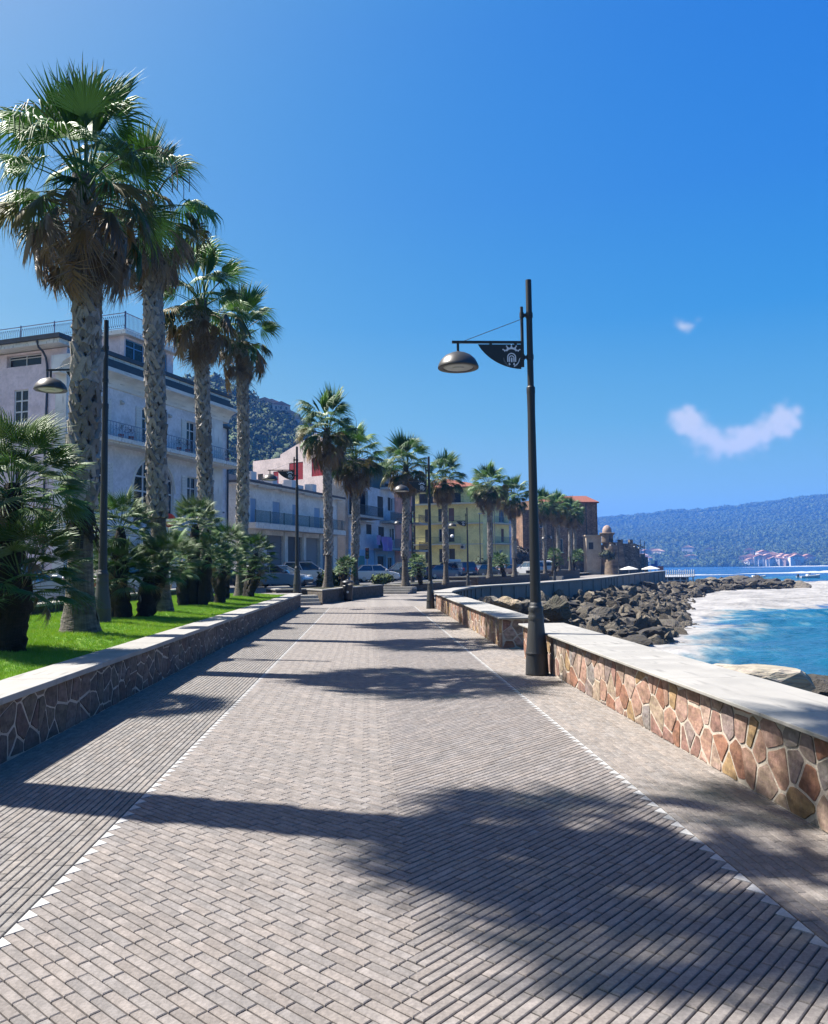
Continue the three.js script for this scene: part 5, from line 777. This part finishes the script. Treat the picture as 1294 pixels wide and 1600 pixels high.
{
  const G = new Geo(), nz = 190, nx = 70, id = [];
  for (let j = 0; j <= nz; j++) { const z = lerp(-14, 168, j / nz), a = wallX(z) - .5, b = shoreX(z) + 5; for (let i = 0; i <= nx; i++) { const x = lerp(a, b, i / nx); id.push(G.v(x, shoreH(x, z), -z, x, z)); } }
  for (let j = 0; j < nz; j++) for (let i = 0; i < nx; i++) { const a = j * (nx + 1) + i; G.q(id[a], id[a + 1], id[a + nx + 2], id[a + nx + 1]); }
  structure('shore', G.make(), mat([.1, .088, .072], .97, { map: rep(TX.stone, .4), bumpMap: rep(TX.bump, .3), bumpScale: .2 }), 'dark rocky shore below the sea wall', 'shore');
  const R = rng(91), spots = [];
  // big pale boulders by the foot of the wall
const special = [['large pale square boulder at the foot of the sea wall', 6.35, 37.2, .75, 0, PALE[0], 1.1, -.25], ['dark squared boulder right of the large pale one', 7.35, 37.0, .65, 2, ROCK[3], 1.1, -.25], ['pale flat boulder left of the large pale one, by the wall', 5.75, 39.2, .7, 1, PALE[1], .8, -.05], ['small rounded tan boulder below the large pale one', 5.5, 35.3, .5, 4, PALE[0], .8, -.35], ['greenish tall boulder beside the lamp post, on the beach', 8.4, 36.0, .85, 3, ROCK[4], 1.1, -.35], ['long pale flat rock showing above the near wall top', 9.3, 19.8, 2.0, 9, PALE[1], 1.15, -1.42], ['black wet rock at the right edge above the near wall', 11.75, 20.4, 1.0, 2, ROCK[2], 1.0, -1.75], ['dark squared rock in the foam above the near wall', 10.6, 26.6, .75, 5, ROCK[2], .95, -2.15], ['low brown rock in the surf left of the dark squared one', 8.9, 27.2, 1.2, 10, ROCK[4], 1.0, -2.05], ['small tan boulder at the wall foot behind the gap', 4.95, 35.0, .45, 6, PALE[2], .9, -.35]];
  for (const [label, x, z, s, k, m, ky, yy] of special) { const g = k >= 9 ? slabs[k - 9] : rocks[k], o = single('boulder', g, m, label, 'rock', pl(x, yy, z), 'boulders on the shore'); o.scale.set(s, s * ky, s); o.rotation.y = x * 3; }
  const lab = ['dark angular boulder', 'grey angular boulder', 'flat dark rock slab'], zone = (z, t) => (z > 100 ? 'on the low rocky point' : z < 38 ? 'in rocks nearest the lamp' : z < 62 ? 'mid rock field' : 'in the far rock field') + (t > .66 ? ', at the surf edge' : t < .3 ? ', close under the sea wall' : ', halfway to the water');
  let n = 0; for (let tries = 0; tries < 4000 && n < 290; tries++) {
    const tip = R() < .22, z = tip ? lerp(101, 128, R()) : 24 + Math.pow(R(), 1.3) * 85, a = wallX(z) + .5, b = shoreX(z) + .6, x = lerp(a, b, tip ? Math.sqrt(R()) : R()); if (z < 35 && x < 8) continue;
    const s = (.32 + Math.pow(R(), 2.2) * .85) * (tip ? 1.25 : 1); if (spots.some(q => Math.hypot(q[0] - x, q[1] - z) < (q[2] + s) * .62)) continue; spots.push([x, z, s]); n++;
    const sl = R() < .35, k = sl ? 2 : R() < .35 ? 1 : 0, wet = (x - a) / (b - a), m = k === 1 ? (wet < .35 && R() < .5 ? PALE[2] : ROCK[3]) : ROCK[(R() * 3) | 0];
    const o = single('boulder', sl ? slabs[(R() * 4) | 0] : rocks[(R() * 8) | 0], m, lab[k] + ' ' + zone(z, wet), 'rock', pl(x, shoreH(x, z) + s * (sl ? .22 : .3), z), lab[k] + 's ' + zone(z, wet)); o.scale.set(s * (.9 + .4 * R()), s * (.7 + .4 * R()), s * (.9 + .3 * R())); o.rotation.set((R() - .5) * .5, R() * 6.28, (R() - .5) * .5);
  }
  // the smaller stones nobody could count
  small.forEach((g, v) => { const N = 1500, im = new THREE.InstancedMesh(g, mat([.19, .17, .14], .95, { map: rep(TX.stone, .9), bumpMap: rep(TX.bump, .7), bumpScale: .05 }), N), m = new THREE.Matrix4(), q = new THREE.Quaternion(), c = new THREE.Color(), e = new THREE.Euler(); for (let i = 0; i < N; i++) { const z = 16 + R() * 120, a = wallX(z) + .3, b = shoreX(z) + 1.2, x = lerp(a, b, R()), s = .12 + Math.pow(R(), 2.2) * .55; q.setFromEuler(e.set(R() * 3, R() * 6, R() * 3)); m.compose(V3(x, shoreH(x, z) + s * .25, -z), q, V3(s * (.8 + R() * .8), s * .8, s)); im.setMatrixAt(i, m); const k = .55 + R() * .9 + (R() < .1 ? .8 : 0); im.setColorAt(i, c.setRGB(k, k * .97, k * .92)); } im.name = numbered('shingle_stones'); im.castShadow = im.receiveShadow = true; im.userData = { kind: 'stuff', label: ['broken dark stones filling the gaps of the rock field', 'small grey stones scattered over the rock field', 'rough brown stones along the foot of the sea wall'][v], category: 'stones' }; scene.add(im); });
}
{ // the sea
  const breaker = (x, z) => { // rolling white water beyond the rocks; returns height and foam
    let h = 0, f = 0; for (const [x0, z0, x1, z1, w, a, fo] of [[50, 120, 130, 150, 7, 1.15, 1.1], [44, 98, 110, 118, 6, .7, .95], [34, 82, 90, 93, 4, .4, .5], [70, 195, 200, 235, 8, .5, .5], [20, 20, 40, 32, 2, .15, .3]]) { const t = clamp((x - x0) / (x1 - x0)), zl = lerp(z0, z1, t) + 4 * (vn(x * .06 + z0, 3) - .5) * 2, d = (z - zl) / w, e = step(x0 - 8, x0 + 6, x) * (1 - step(x1 - 10, x1 + 20, x)), front = d < 0 ? Math.exp(-d * d * 1.2) : Math.exp(-d * d * .5); h += a * front * e; f += fo * e * (d < 0 ? Math.exp(-Math.pow(-d, 1.5) * .5) : Math.exp(-d * d * 1.2)); } return [h, f]; };
  const wave = (x, z) => { const fade = 1 - step(150, 235, z); let h = .13 * Math.sin(z * .55 + x * .18 + 3 * vn(x * .05, z * .05)) + .09 * Math.sin(z * .95 - x * .35 + 2) + .3 * (fbm(x * .28, z * .5, 4, 1024, 17) - .5) + .12 * (fbm(x * 1.1, z * 1.6, 3, 1024, 18) - .5); return SEA + h * fade + breaker(x, z)[0] * (1 - step(220, 240, z)); };
  const foam = (x, z) => {
    const dS = x - shoreX(z), n = fbm(x * .22 + 3, z * .16, 5, 1024, 23), fn = fbm(x * 1.6, z * .75, 4, 1024, 27), str = fbm(x * .12, z * .9, 4, 1024, 29);
    const deep = z > 62 ? 1 : step(24, 62, z) * .75 + .12; let f = Math.exp(-Math.max(0, dS) / lerp(1.6, 9, deep)) * 1.05 + breaker(x, z)[1] * .95;
    f += step(70, 95, z) * (1 - step(126, 150, z)) * (1 - step(75, 120, x)) * .75 + step(58, 76, z) * (1 - step(84, 100, z)) * (1 - step(10, 34, dS)) * .35;
    f = f + (n - .5) * .75 + (str - .5) * .5; let k = step(.36, .95, f + (fn - .5) * .55); k = Math.max(k, step(.68, .78, str) * step(.5, .65, n) * .5); return clamp(k);
  };
  const W = 1536, H = 1536, X0 = 2, X1 = 132, Z0 = 8, Z1 = 240;
  const tex = dataTex(W, (u, v) => { const x = lerp(X0, X1, u), z = lerp(Z0, Z1, v), k = foam(x, z), n = fbm(x * .09, z * .07, 4, 1024, 37), m = fbm(x * .5, z * .9, 4, 1024, 39); const shallow = Math.exp(-Math.max(0, x - shoreX(z)) / 9) * (z < 60 ? 1 : .4), teal = step(.36, .58, n) * .8 + step(.25, .9, breaker(x, z)[0]) * .5; const w = [lerp(.02, .03, teal) + shallow * .14, lerp(.165, .30, teal) + shallow * .03 + (m - .5) * .09, lerp(.37, .38, teal) + (m - .5) * .10]; const fo = .5 + .22 * (m - .5); return [lerp(w[0], fo, k), lerp(w[1], fo * .99, k), lerp(w[2], fo * .985, k)]; }, true, H);
  const rough = dataTex(512, (u, v) => { const k = foam(lerp(X0, X1, u), lerp(Z0, Z1, v)); return [k, lerp(.16, .9, k), 0]; }, false);
  for (const t of [tex, rough]) { t.wrapS = t.wrapT = THREE.ClampToEdgeWrapping; }
  const rip = dataTex(512, (u, v) => { const f = fbm(u * 10, v * 16, 5, 80, 51), r = 1 - Math.abs(fbm(u * 6, v * 12, 4, 48, 53) * 2 - 1); return g3(.6 * f + .4 * r); }, false);
  const G = new Geo(), nz = 520, nx = 300, id = [];
  for (let j = 0; j <= nz; j++) { const z = Z0 * Math.pow(Z1 / Z0, j / nz), wdt = Math.min(X1, Math.max(34, z * .62 + 14)); for (let i = 0; i <= nx; i++) { const x = lerp(X0, X1, (i / nx) * (wdt - X0) / (X1 - X0)); id.push(G.v(x, wave(x, z), -z, (x - X0) / (X1 - X0), (z - Z0) / (Z1 - Z0))); } }
  for (let j = 0; j < nz; j++) for (let i = 0; i < nx; i++) { const a = j * (nx + 1) + i; G.q(id[a], id[a + 1], id[a + nx + 2], id[a + nx + 1]); }
  const ripN = rip.clone(); ripN.repeat.set(26, 46); ripN.needsUpdate = true;
  const sea = structure('sea', G.make(true), new THREE.MeshPhysicalMaterial({ map: tex, roughnessMap: rough, roughness: 1, ior: 1.33, bumpMap: ripN, bumpScale: .16 }), 'choppy blue sea with white surf along the rocks', 'sea');
  const ripF = rip.clone(); ripF.repeat.set(.05, .09); ripF.needsUpdate = true;
  const ftex = dataTex(512, (u, v) => { const n = fbm(u * 8, v * 60, 4, 60, 57), c = fbm(u * 24, v * 160, 3, 160, 59), k = step(.66, .74, c) * step(.5, .6, n) * .9; return [lerp(.02, .52, k), lerp(.17 + .1 * n, .53, k), lerp(.37 + .05 * n, .54, k)]; });
  const ft = ftex.clone(); ft.repeat.set(.0016, .0016); ft.needsUpdate = true;
  structure('far_sea', merge([sheet([[20, Z1 - 3], [3200, Z1 - 3], [3200, 3300], [-100, 3300], [-100, 900], [20, 500]], SEA - .12), sheet([[34, -60], [3200, -60], [3200, Z1 - 3], [128, Z1 - 3], [128, 195], [34, 34]], SEA - .12), sheet([[2.6, -60], [34, -60], [34, 8.2], [2.6, 8.2]], SEA - .12)]), new THREE.MeshPhysicalMaterial({ map: ft, roughness: .22, ior: 1.33, bumpMap: ripF, bumpScale: .5 }), 'open blue water of the bay beyond the surf', 'sea');
  // breaking crest lines far out
  const crest = (label, x0, z0, x1, z1, h, w) => { const R = rng(z0 * 7), g = new Geo(), n = 80, idd = []; for (let i = 0; i <= n; i++) { const t = i / n, x = lerp(x0, x1, t), z = lerp(z0, z1, t) + 5 * (vn(t * 9, z0) - .5), e = Math.sin(t * Math.PI) * (.35 + .9 * fbm(t * 14, z0, 3)); for (let k = 0; k <= 4; k++) { const s = k / 4; idd.push(g.v(x, SEA - .14 + h * e * Math.sin(s * Math.PI) * (.8 + .4 * R()), -(z + (s - .4) * w * e))); } } for (let i = 0; i < n; i++) for (let k = 0; k < 4; k++) { const a = i * 5 + k; g.q(idd[a], idd[a + 5], idd[a + 6], idd[a + 1]); } const o = part(scene, numbered('wave_crest'), g.make(true), mat([.34, .36, .37], .9)); o.userData = { label, category: 'wave', kind: 'structure' }; };
  crest('long white breaker far out in front of the village', 150, 330, 320, 350, 1.0, 10); crest('thin white breaker left of the far long one', 78, 300, 150, 310, .5, 6); crest('white surf line on the beach below the village', 420, 900, 800, 960, 1.6, 14); crest('white breaker near the right edge far out', 215, 300, 330, 320, .8, 8);
}
function makeBoat(label, x, z, ry, s) { // small open motor boat
  const t = thing('motor_boat', label, 'boat', pl(x, SEA - .05, z), ry, 'boats in the bay'), G = new Geo(), id = [], st = 12;
  for (let i = 0; i <= st; i++) { const u = i / st, x_ = lerp(-3, 3.4, u), b = u < .5 ? 1 : Math.sqrt(Math.max(0, 1 - Math.pow((u - .5) / .5, 2.2))), w = 1.15 * b + .02, sh = .75 + .5 * Math.pow(u, 2.4); for (const [k, y] of [[0, -.3 + .25 * u * u], [.7, -.1 + .2 * u * u], [1, sh], [.86, sh], [.8, .35], [-.8, .35], [-.86, sh], [-1, sh], [-.7, -.1 + .2 * u * u]]) id.push(G.v(x_, y, k * w)); }
  for (let i = 0; i < st; i++) for (let k = 0; k < 9; k++) { const j = (k + 1) % 9; G.q(id[i * 9 + k], id[i * 9 + j], id[i * 9 + 9 + j], id[i * 9 + 9 + k]); } for (let k = 1; k < 8; k++) G.t(id[0], id[k + 1], id[k]);
  part(t, 'hull', G.make(), mat([.62, .62, .62], .4)); part(t, 'console', new RoundedBoxGeometry(.7, .8, .8, 2, .1).translate(-.3, .8, 0), M_white); part(t, 'windscreen', box(.0, .04, 1.2, 1.55, -.38, .38).rotateZ(-.2), M_carglass);
  part(t, 'outboard_motor', merge([new RoundedBoxGeometry(.45, .6, .4, 2, .12).translate(-3.2, 1.0, 0), box(-3.25, -3.1, -.3, .8, -.07, .07)]), mat([.02, .02, .025], .4)); part(t, 'seat', merge([box(-2.2, -1.7, .36, .75, -.7, .7), box(1.0, 1.5, .36, .7, -.5, .5)]), mat([.3, .3, .34], .8)); t.scale.setScalar(s); return t;
}
makeBoat('white boat further left in the bay, bow to the right', 101.5, 206, .1, .95);
makeBoat('white motor boat at the right edge with dark outboard motor', 116.8, 207, .15, 1.0);

// ---------------------------------------------------------------- terrace and beach things at the end of the sea wall
{
  const t = thing('sea_terrace', 'white railed bathing terrace on posts past the end of the sea wall', 'terrace', pl(49.5, 0, 131));
  part(t, 'deck', box(0, 5, -.55, -.4, -6, 0), M_white);
  for (let i = 0; i < 14; i++) part(t, 'fence_post', box(i * .36, i * .36 + .1, -.397, .75 - (i % 3) * .06, -.1, .02), M_white);
  part(t, 'fence_rail', merge([box(0, 5, -.1, .0, -.06, -.02), box(0, 5, .3, .38, -.06, -.02)]), M_white);
  for (let i = 0; i < 5; i++) part(t, 'support', box(.2 + i * 1.1, .34 + i * 1.1, -2.8, -.553, -.4, -.2), M_white);
  part(t, 'lower_rail', box(0, 5, -1.1, -1.0, -.35, -.25), M_white); part(t, 'rear_wall', box(0, 5, -2.8, -.56, -6, -3), M_wallconc);
}
for (const [x, z, label] of [[43.2, 131, 'white cafe parasol left of the two end lamps'], [47.4, 132.5, 'white cafe parasol between the end lamps']]) {
  const t = thing('cafe_parasol', label, 'parasol', pl(x, 0, z), 0, 'cafe parasols'); part(t, 'pole', cyl(.05, .05, 0, 1.35, 8), M_white); part(t, 'canopy', lathe([[1.6, .85], [1.55, .95], [.8, 1.2], [0, 1.4]], 8), leafMat([.6, .6, .6], .2)); part(t, 'base', cyl(.3, .3, 0, .1, 12), M_wallconc);
}
{ const t = thing('signboard', 'blue and red signboard beyond the sea wall end', 'sign', pl(60, 0, 165)); part(t, 'post', cyl(.08, .08, 0, 4.2, 6), M_iron); t.scale.setScalar(.6); part(t, 'blue_panel', box(-1.6, .9, 1.9, 4, -.06, .06), mat([.05, .12, .4], .6)); part(t, 'red_panel', box(.92, 3.0, .7, 2.2, -.05, .05), mat([.5, .12, .1], .6)); part(t, 'white_panel', box(-1.6, -.2, 3.0, 4.2, .063, .09), M_white); }

// ---------------------------------------------------------------- hills and far villages
const leafClump = (seed, n, r, s) => { const R = rng(seed), G = new Geo(); for (let i = 0; i < n; i++) { const a = R() * 6.283, e = Math.asin(R() * 1.6 - .6), q = r * (.62 + .42 * R()) * (1 + .25 * Math.sin(a * 3 + seed)), x = Math.cos(a) * Math.cos(e) * q, y = Math.sin(e) * q * .8, z = Math.sin(a) * Math.cos(e) * q; const v = () => [(R() - .5) * s, (R() - .5) * s, (R() - .5) * s], A = v(), B = v(), C = v(); G.t(G.v(x + A[0], y + A[1], z + A[2]), G.v(x + B[0], y + B[1], z + B[2]), G.v(x + C[0], y + C[1], z + C[2])); } return G.make(); };
const clumpGeo = [1, 2, 3].map(k => mergeGeometries([new THREE.IcosahedronGeometry(.72, 2), leafClump(k, 260, 1, .42).toNonIndexed()].map(g => { g.deleteAttribute('uv'); const p = g.attributes.position, n = new Float32Array(p.count * 3); for (let i = 0; i < p.count; i++) { const v = V3(p.getX(i), p.getY(i), p.getZ(i)).normalize(); n.set([v.x, v.y, v.z], i * 3); } g.setAttribute('normal', new THREE.BufferAttribute(n, 3)); return g; })));
const polar = (az, d) => [Math.sin(az * D2R) * d, Math.cos(az * D2R) * d];
function hill(name, label, az0, az1, d0, d1, height, na, nd, m, base) { const G = new Geo(), id = []; for (let j = 0; j <= nd; j++) for (let i = 0; i <= na; i++) { const az = lerp(az0, az1, i / na), d = lerp(d0, d1, j / nd), [x, z] = polar(az, d); id.push(G.v(x, height(az, j / nd, x, z), -z, x, z)); } for (let j = 0; j < nd; j++) for (let i = 0; i < na; i++) { const a = j * (na + 1) + i; G.q(id[a], id[a + 1], id[a + na + 2], id[a + na + 1]); } return structure(name, G.make(true), m, label, 'hill'); }
const ridgeL = [[-60, 7], [-30, 9], [-18, 10.5], [-13, 12.6], [-10.5, 12.9], [-8, 11.5], [-6.5, 10.7], [-4.8, 9.9], [-3.2, 8.6], [1.2, 5.6], [6, 3.4], [10, 2.0], [12.5, .8], [14, .0], [22, -.5]];
const dL0 = 190, dL1 = 470, hL = (az, t, x, z) => { const d = lerp(dL0, dL1, t), top = Math.tan(interp(ridgeL, az) * D2R) * 430; return 1.6 + (top) * Math.pow(clamp(t / .86), 1.3) * (t > .86 ? 1 - (t - .86) * 1.2 : 1) + 9 * (fbm(x * .02, z * .02, 4, 1024, 81) - .5) * clamp(t * 3); };
hill('hillside', 'wooded green hillside rising behind the houses on the left', -60, 15, dL0, dL1, hL, 150, 60, mat([.035, .05, .022], .95, { map: rep(TX.grain, .05) }));
const ridgeR = [[8, 3.0], [14, 3.2], [17, 3.3], [19, 3.36], [21, 3.6], [22.5, 3.62], [23.3, 3.7], [26.5, 3.95], [30.8, 4.35], [36, 4.9], [45, 5.4], [60, 5.8]];
const dR0 = 1250, dR1 = 2600, hR = (az, t, x, z) => { const rg = Math.tan((interp(ridgeR, az) + .0) * D2R) * 2350, u = clamp(t / .81); const prof = .10 * step(0, .08, u) + .18 * step(.05, .45, u) + .72 * Math.pow(u, 1.7); return -4 + rg * prof * (t > .81 ? 1 - (t - .81) : 1) + 46 * (fbm(x * .0032, z * .0032, 4, 1024, 83) - .5) * u * (1 - u * .75) * 2 + 7 * (fbm(x * .05, z * .05, 3, 1024, 85) - .5) * u; };
const hillTex = dataTex(1024, (u, v) => { const n = fbm(u * 20, v * 20, 5, 20, 87), c = fbm(u * 120, v * 120, 3, 120, 88), f = step(.58, .68, fbm(u * 9, v * 9, 4, 9, 89)); const k = .45 + .7 * (c - .4); return [lerp(.28, .42, f) * k * 1.2 + .05, lerp(.36, .42, f) * k * 1.2 + .05, lerp(.22, .28, f) * k + .03]; });
const ht = hillTex.clone(); ht.repeat.set(.0016, .0016); ht.needsUpdate = true;
hill('far_hills', 'long hazy wooded hills across the bay', 6, 62, dR0, dR1, hR, 420, 130, mat([.75, .75, .75], .95, { map: ht }));
function woods(name, label, N, seed, place, s0, s1) { const R = rng(seed); clumpGeo.forEach((g, v) => { const im = new THREE.InstancedMesh(g, mat([.045, .07, .022], .9), N), m = new THREE.Matrix4(), q = new THREE.Quaternion(), c = new THREE.Color(); for (let i = 0; i < N; i++) { const [x, y, z, k] = place(R), s = lerp(s0, s1, R() * R()) * (k ?? 1); q.setFromAxisAngle(UP, R() * 6.28); m.compose(V3(x, y + s * .3, -z), q, V3(s, s * (.75 + R() * .6), s)); im.setMatrixAt(i, m); const f = fbm(x * .02, z * .02, 3, 1024, 99), b = .55 + .7 * f + .35 * R(); im.setColorAt(i, c.setRGB(b * (.75 + .7 * R() * f), b, b * .8)); } im.name = numbered(name); im.castShadow = im.receiveShadow = true; im.userData = { kind: 'stuff', label: label[v], category: 'trees' }; scene.add(im); }); }
woods('hillside_woods', ['dense green trees covering the hillside behind the houses', 'paler bushes spread over the hillside', 'rounded dark trees along the hillside slope'], 1500, 201, R => { const az = lerp(-26, 11.5, R()), t = .03 + .86 * Math.sqrt(R()), [x, z] = polar(az, lerp(dL0, dL1, t)); return [x, hL(az, t, x, z), z]; }, 2.2, 6.5);
woods('bay_woods', ['dark woods covering the hills across the bay', 'green trees along the far shore', 'treetops along the far ridge'], 7000, 203, R => { const az = lerp(12, 36, R()), r = R(), t = r < .35 ? .004 + .12 * R() : r < .9 ? .05 + .72 * R() : .79 + .03 * R(), [x, z] = polar(az, lerp(dR0, dR1, t)); return [x, hR(az, t, x, z), z]; }, 3.5, 8.5);
{ // houses on the hill top and across the bay
  const WALLS = [[.5, .45, .42], [.55, .42, .36], [.5, .48, .5], [.45, .3, .25], [.58, .54, .5]].map(c => mat(c, .9)), ROOFS = [[.34, .19, .13], [.4, .25, .18], [.3, .15, .11]].map(c => mat(c, .9));
  const gableRoof = (w, h, d, r) => { const s = new THREE.Shape([[-w / 2 - .4, 0], [w / 2 + .4, 0], [0, r]].map(p => new THREE.Vector2(...p))); return new THREE.ExtrudeGeometry(s, { depth: d + .8, bevelEnabled: false }).translate(0, h, -d / 2 - .4); };
  function cottage(name, label, x, y, z, w, h, d, ry, wi, ri, group, rows) { const t = thing(name, label, 'house', [x, y, -z], ry, group); part(t, 'wall', box(-w / 2, w / 2, -6, h, -d / 2, d / 2), WALLS[wi]); part(t, 'roof', gableRoof(w, h, d, w * .2), ROOFS[ri]); for (let k = 0; k < rows; k++) for (const u of [-.28, 0, .28]) part(t, 'window', box(u * w - .5, u * w + .5, h - 2.4 - 3 * k, h - .9 - 3 * k, d / 2 + .003, d / 2 + .06), M_dark); return t; }
  const R = rng(301);
  const up = [[-7.4, 8, 7], [-6.9, 9, 8], [-6.3, 10, 9], [-5.7, 9, 7], [-5.2, 10, 6.5], [-4.6, 11, 6.5], [-4.1, 8, 5.5]];
  const where = ['first', 'second', 'third', 'fourth', 'fifth', 'sixth', 'last'];
  up.forEach(([az, w, h], i) => { const t = .84, [x, z] = polar(az, lerp(dL0, dL1, t)); cottage('hilltop_house', 'pale ' + (i < 4 ? 'pink' : 'grey') + ' house on the hilltop, ' + where[i] + ' of the row from the left', x, hL(az, t, x, z) - 1.5, z, w, h, 7, .2 + R() * .3, i < 4 ? 1 : 2, i % 3, 'houses on the hilltop', 2); });
  for (let i = 0; i < 64; i++) { const g = R() < .8, az = g ? 27.3 + (R() + R() - 1) * 2.3 : lerp(17, 25, R()), t = g ? .006 + .05 * R() * R() : .02 + .08 * R(), [x, z] = polar(az, lerp(dR0, dR1, t)), w = 11 + R() * 10; const vl = g ? 'pale red-roofed house in the village across the bay, ' + (az < 26.4 ? 'left part' : az < 28.2 ? 'middle part' : 'right part') + (t < .018 ? ' by the water' : ' up the slope') : 'lone pale house on the wooded shore left of the village, ' + (az < 21 ? 'far left' : 'nearer the village'); cottage('village_house', vl, x, hR(az, t, x, z), z, w, 8 + R() * 7, 9 + R() * 5, -.45 + (R() - .5), (R() * 5) | 0, (R() * 3) | 0, vl.replace('house', 'houses'), R() < .5 ? 2 : 1); }
  // town roofs seen between the yellow house and the stone building
  cottage('town_house', 'low house with orange roof between the yellow house and the stone building', 25.0, 3.0, 152, 9, 3.2, 8, -.2, 0, 1, 'houses along the street', 0);
  cottage('town_house', 'small red-roofed house just right of the yellow house', 23.5, 5.4, 165, 7, 3.6, 8, .3, 3, 2, 'houses along the street', 0);
}
{ // bushes along the street and below the stone building
  const bush = (label, x, y, z, s, c, seed) => { const t = thing('bush', label, 'bush', pl(x, y, z), 0, 'bushes along the street'), R = rng(seed), g = []; for (let i = 0; i < 5; i++) { const k = clumpGeo[i % 3].clone(); const q = .55 + .3 * R(); k.scale(q, q, q).rotateY(R() * 6).translate((R() - .5) * 1.3, .35 + R() * .4, (R() - .5) * .9); g.push(k); } const o = part(t, 'foliage', mergeGeometries(g), mat(c, .9)); part(t, 'stem', cyl(.09, .06, -.3, .5, 6), M_trunkDark); t.scale.setScalar(s); };
  bush('round dark bush at the foot of the yellow wall, left one', 15.0, .5, 108, 1.7, [.03, .045, .02], 1); bush('round dark bush at the foot of the yellow wall, right one', 17.2, .5, 107, 1.5, [.035, .05, .02], 2); bush('bright green bush between the yellow house and the stone building', 26.0, 6.2, 158, 2.2, [.09, .13, .03], 3); bush('grey bush before the low orange-roofed house', 23.4, 1.5, 128, 2.4, [.1, .09, .075], 4); bush('dark bush hanging over the old fort corner', 40.3, 2.6, 132.5, 1.2, [.03, .04, .02], 5); bush('dark bush at the left of the stone building', 27.0, 1.5, 134, 2.0, [.03, .045, .02], 6);
  bush('low green hedge plant in the planter left of the second lamp', .9, .45, 53.8, .7, [.05, .08, .02], 7); bush('low green plant in the bin planter', -1.9, .6, 44.6, .8, [.04, .07, .02], 8);
}

renderer.render(scene, camera);
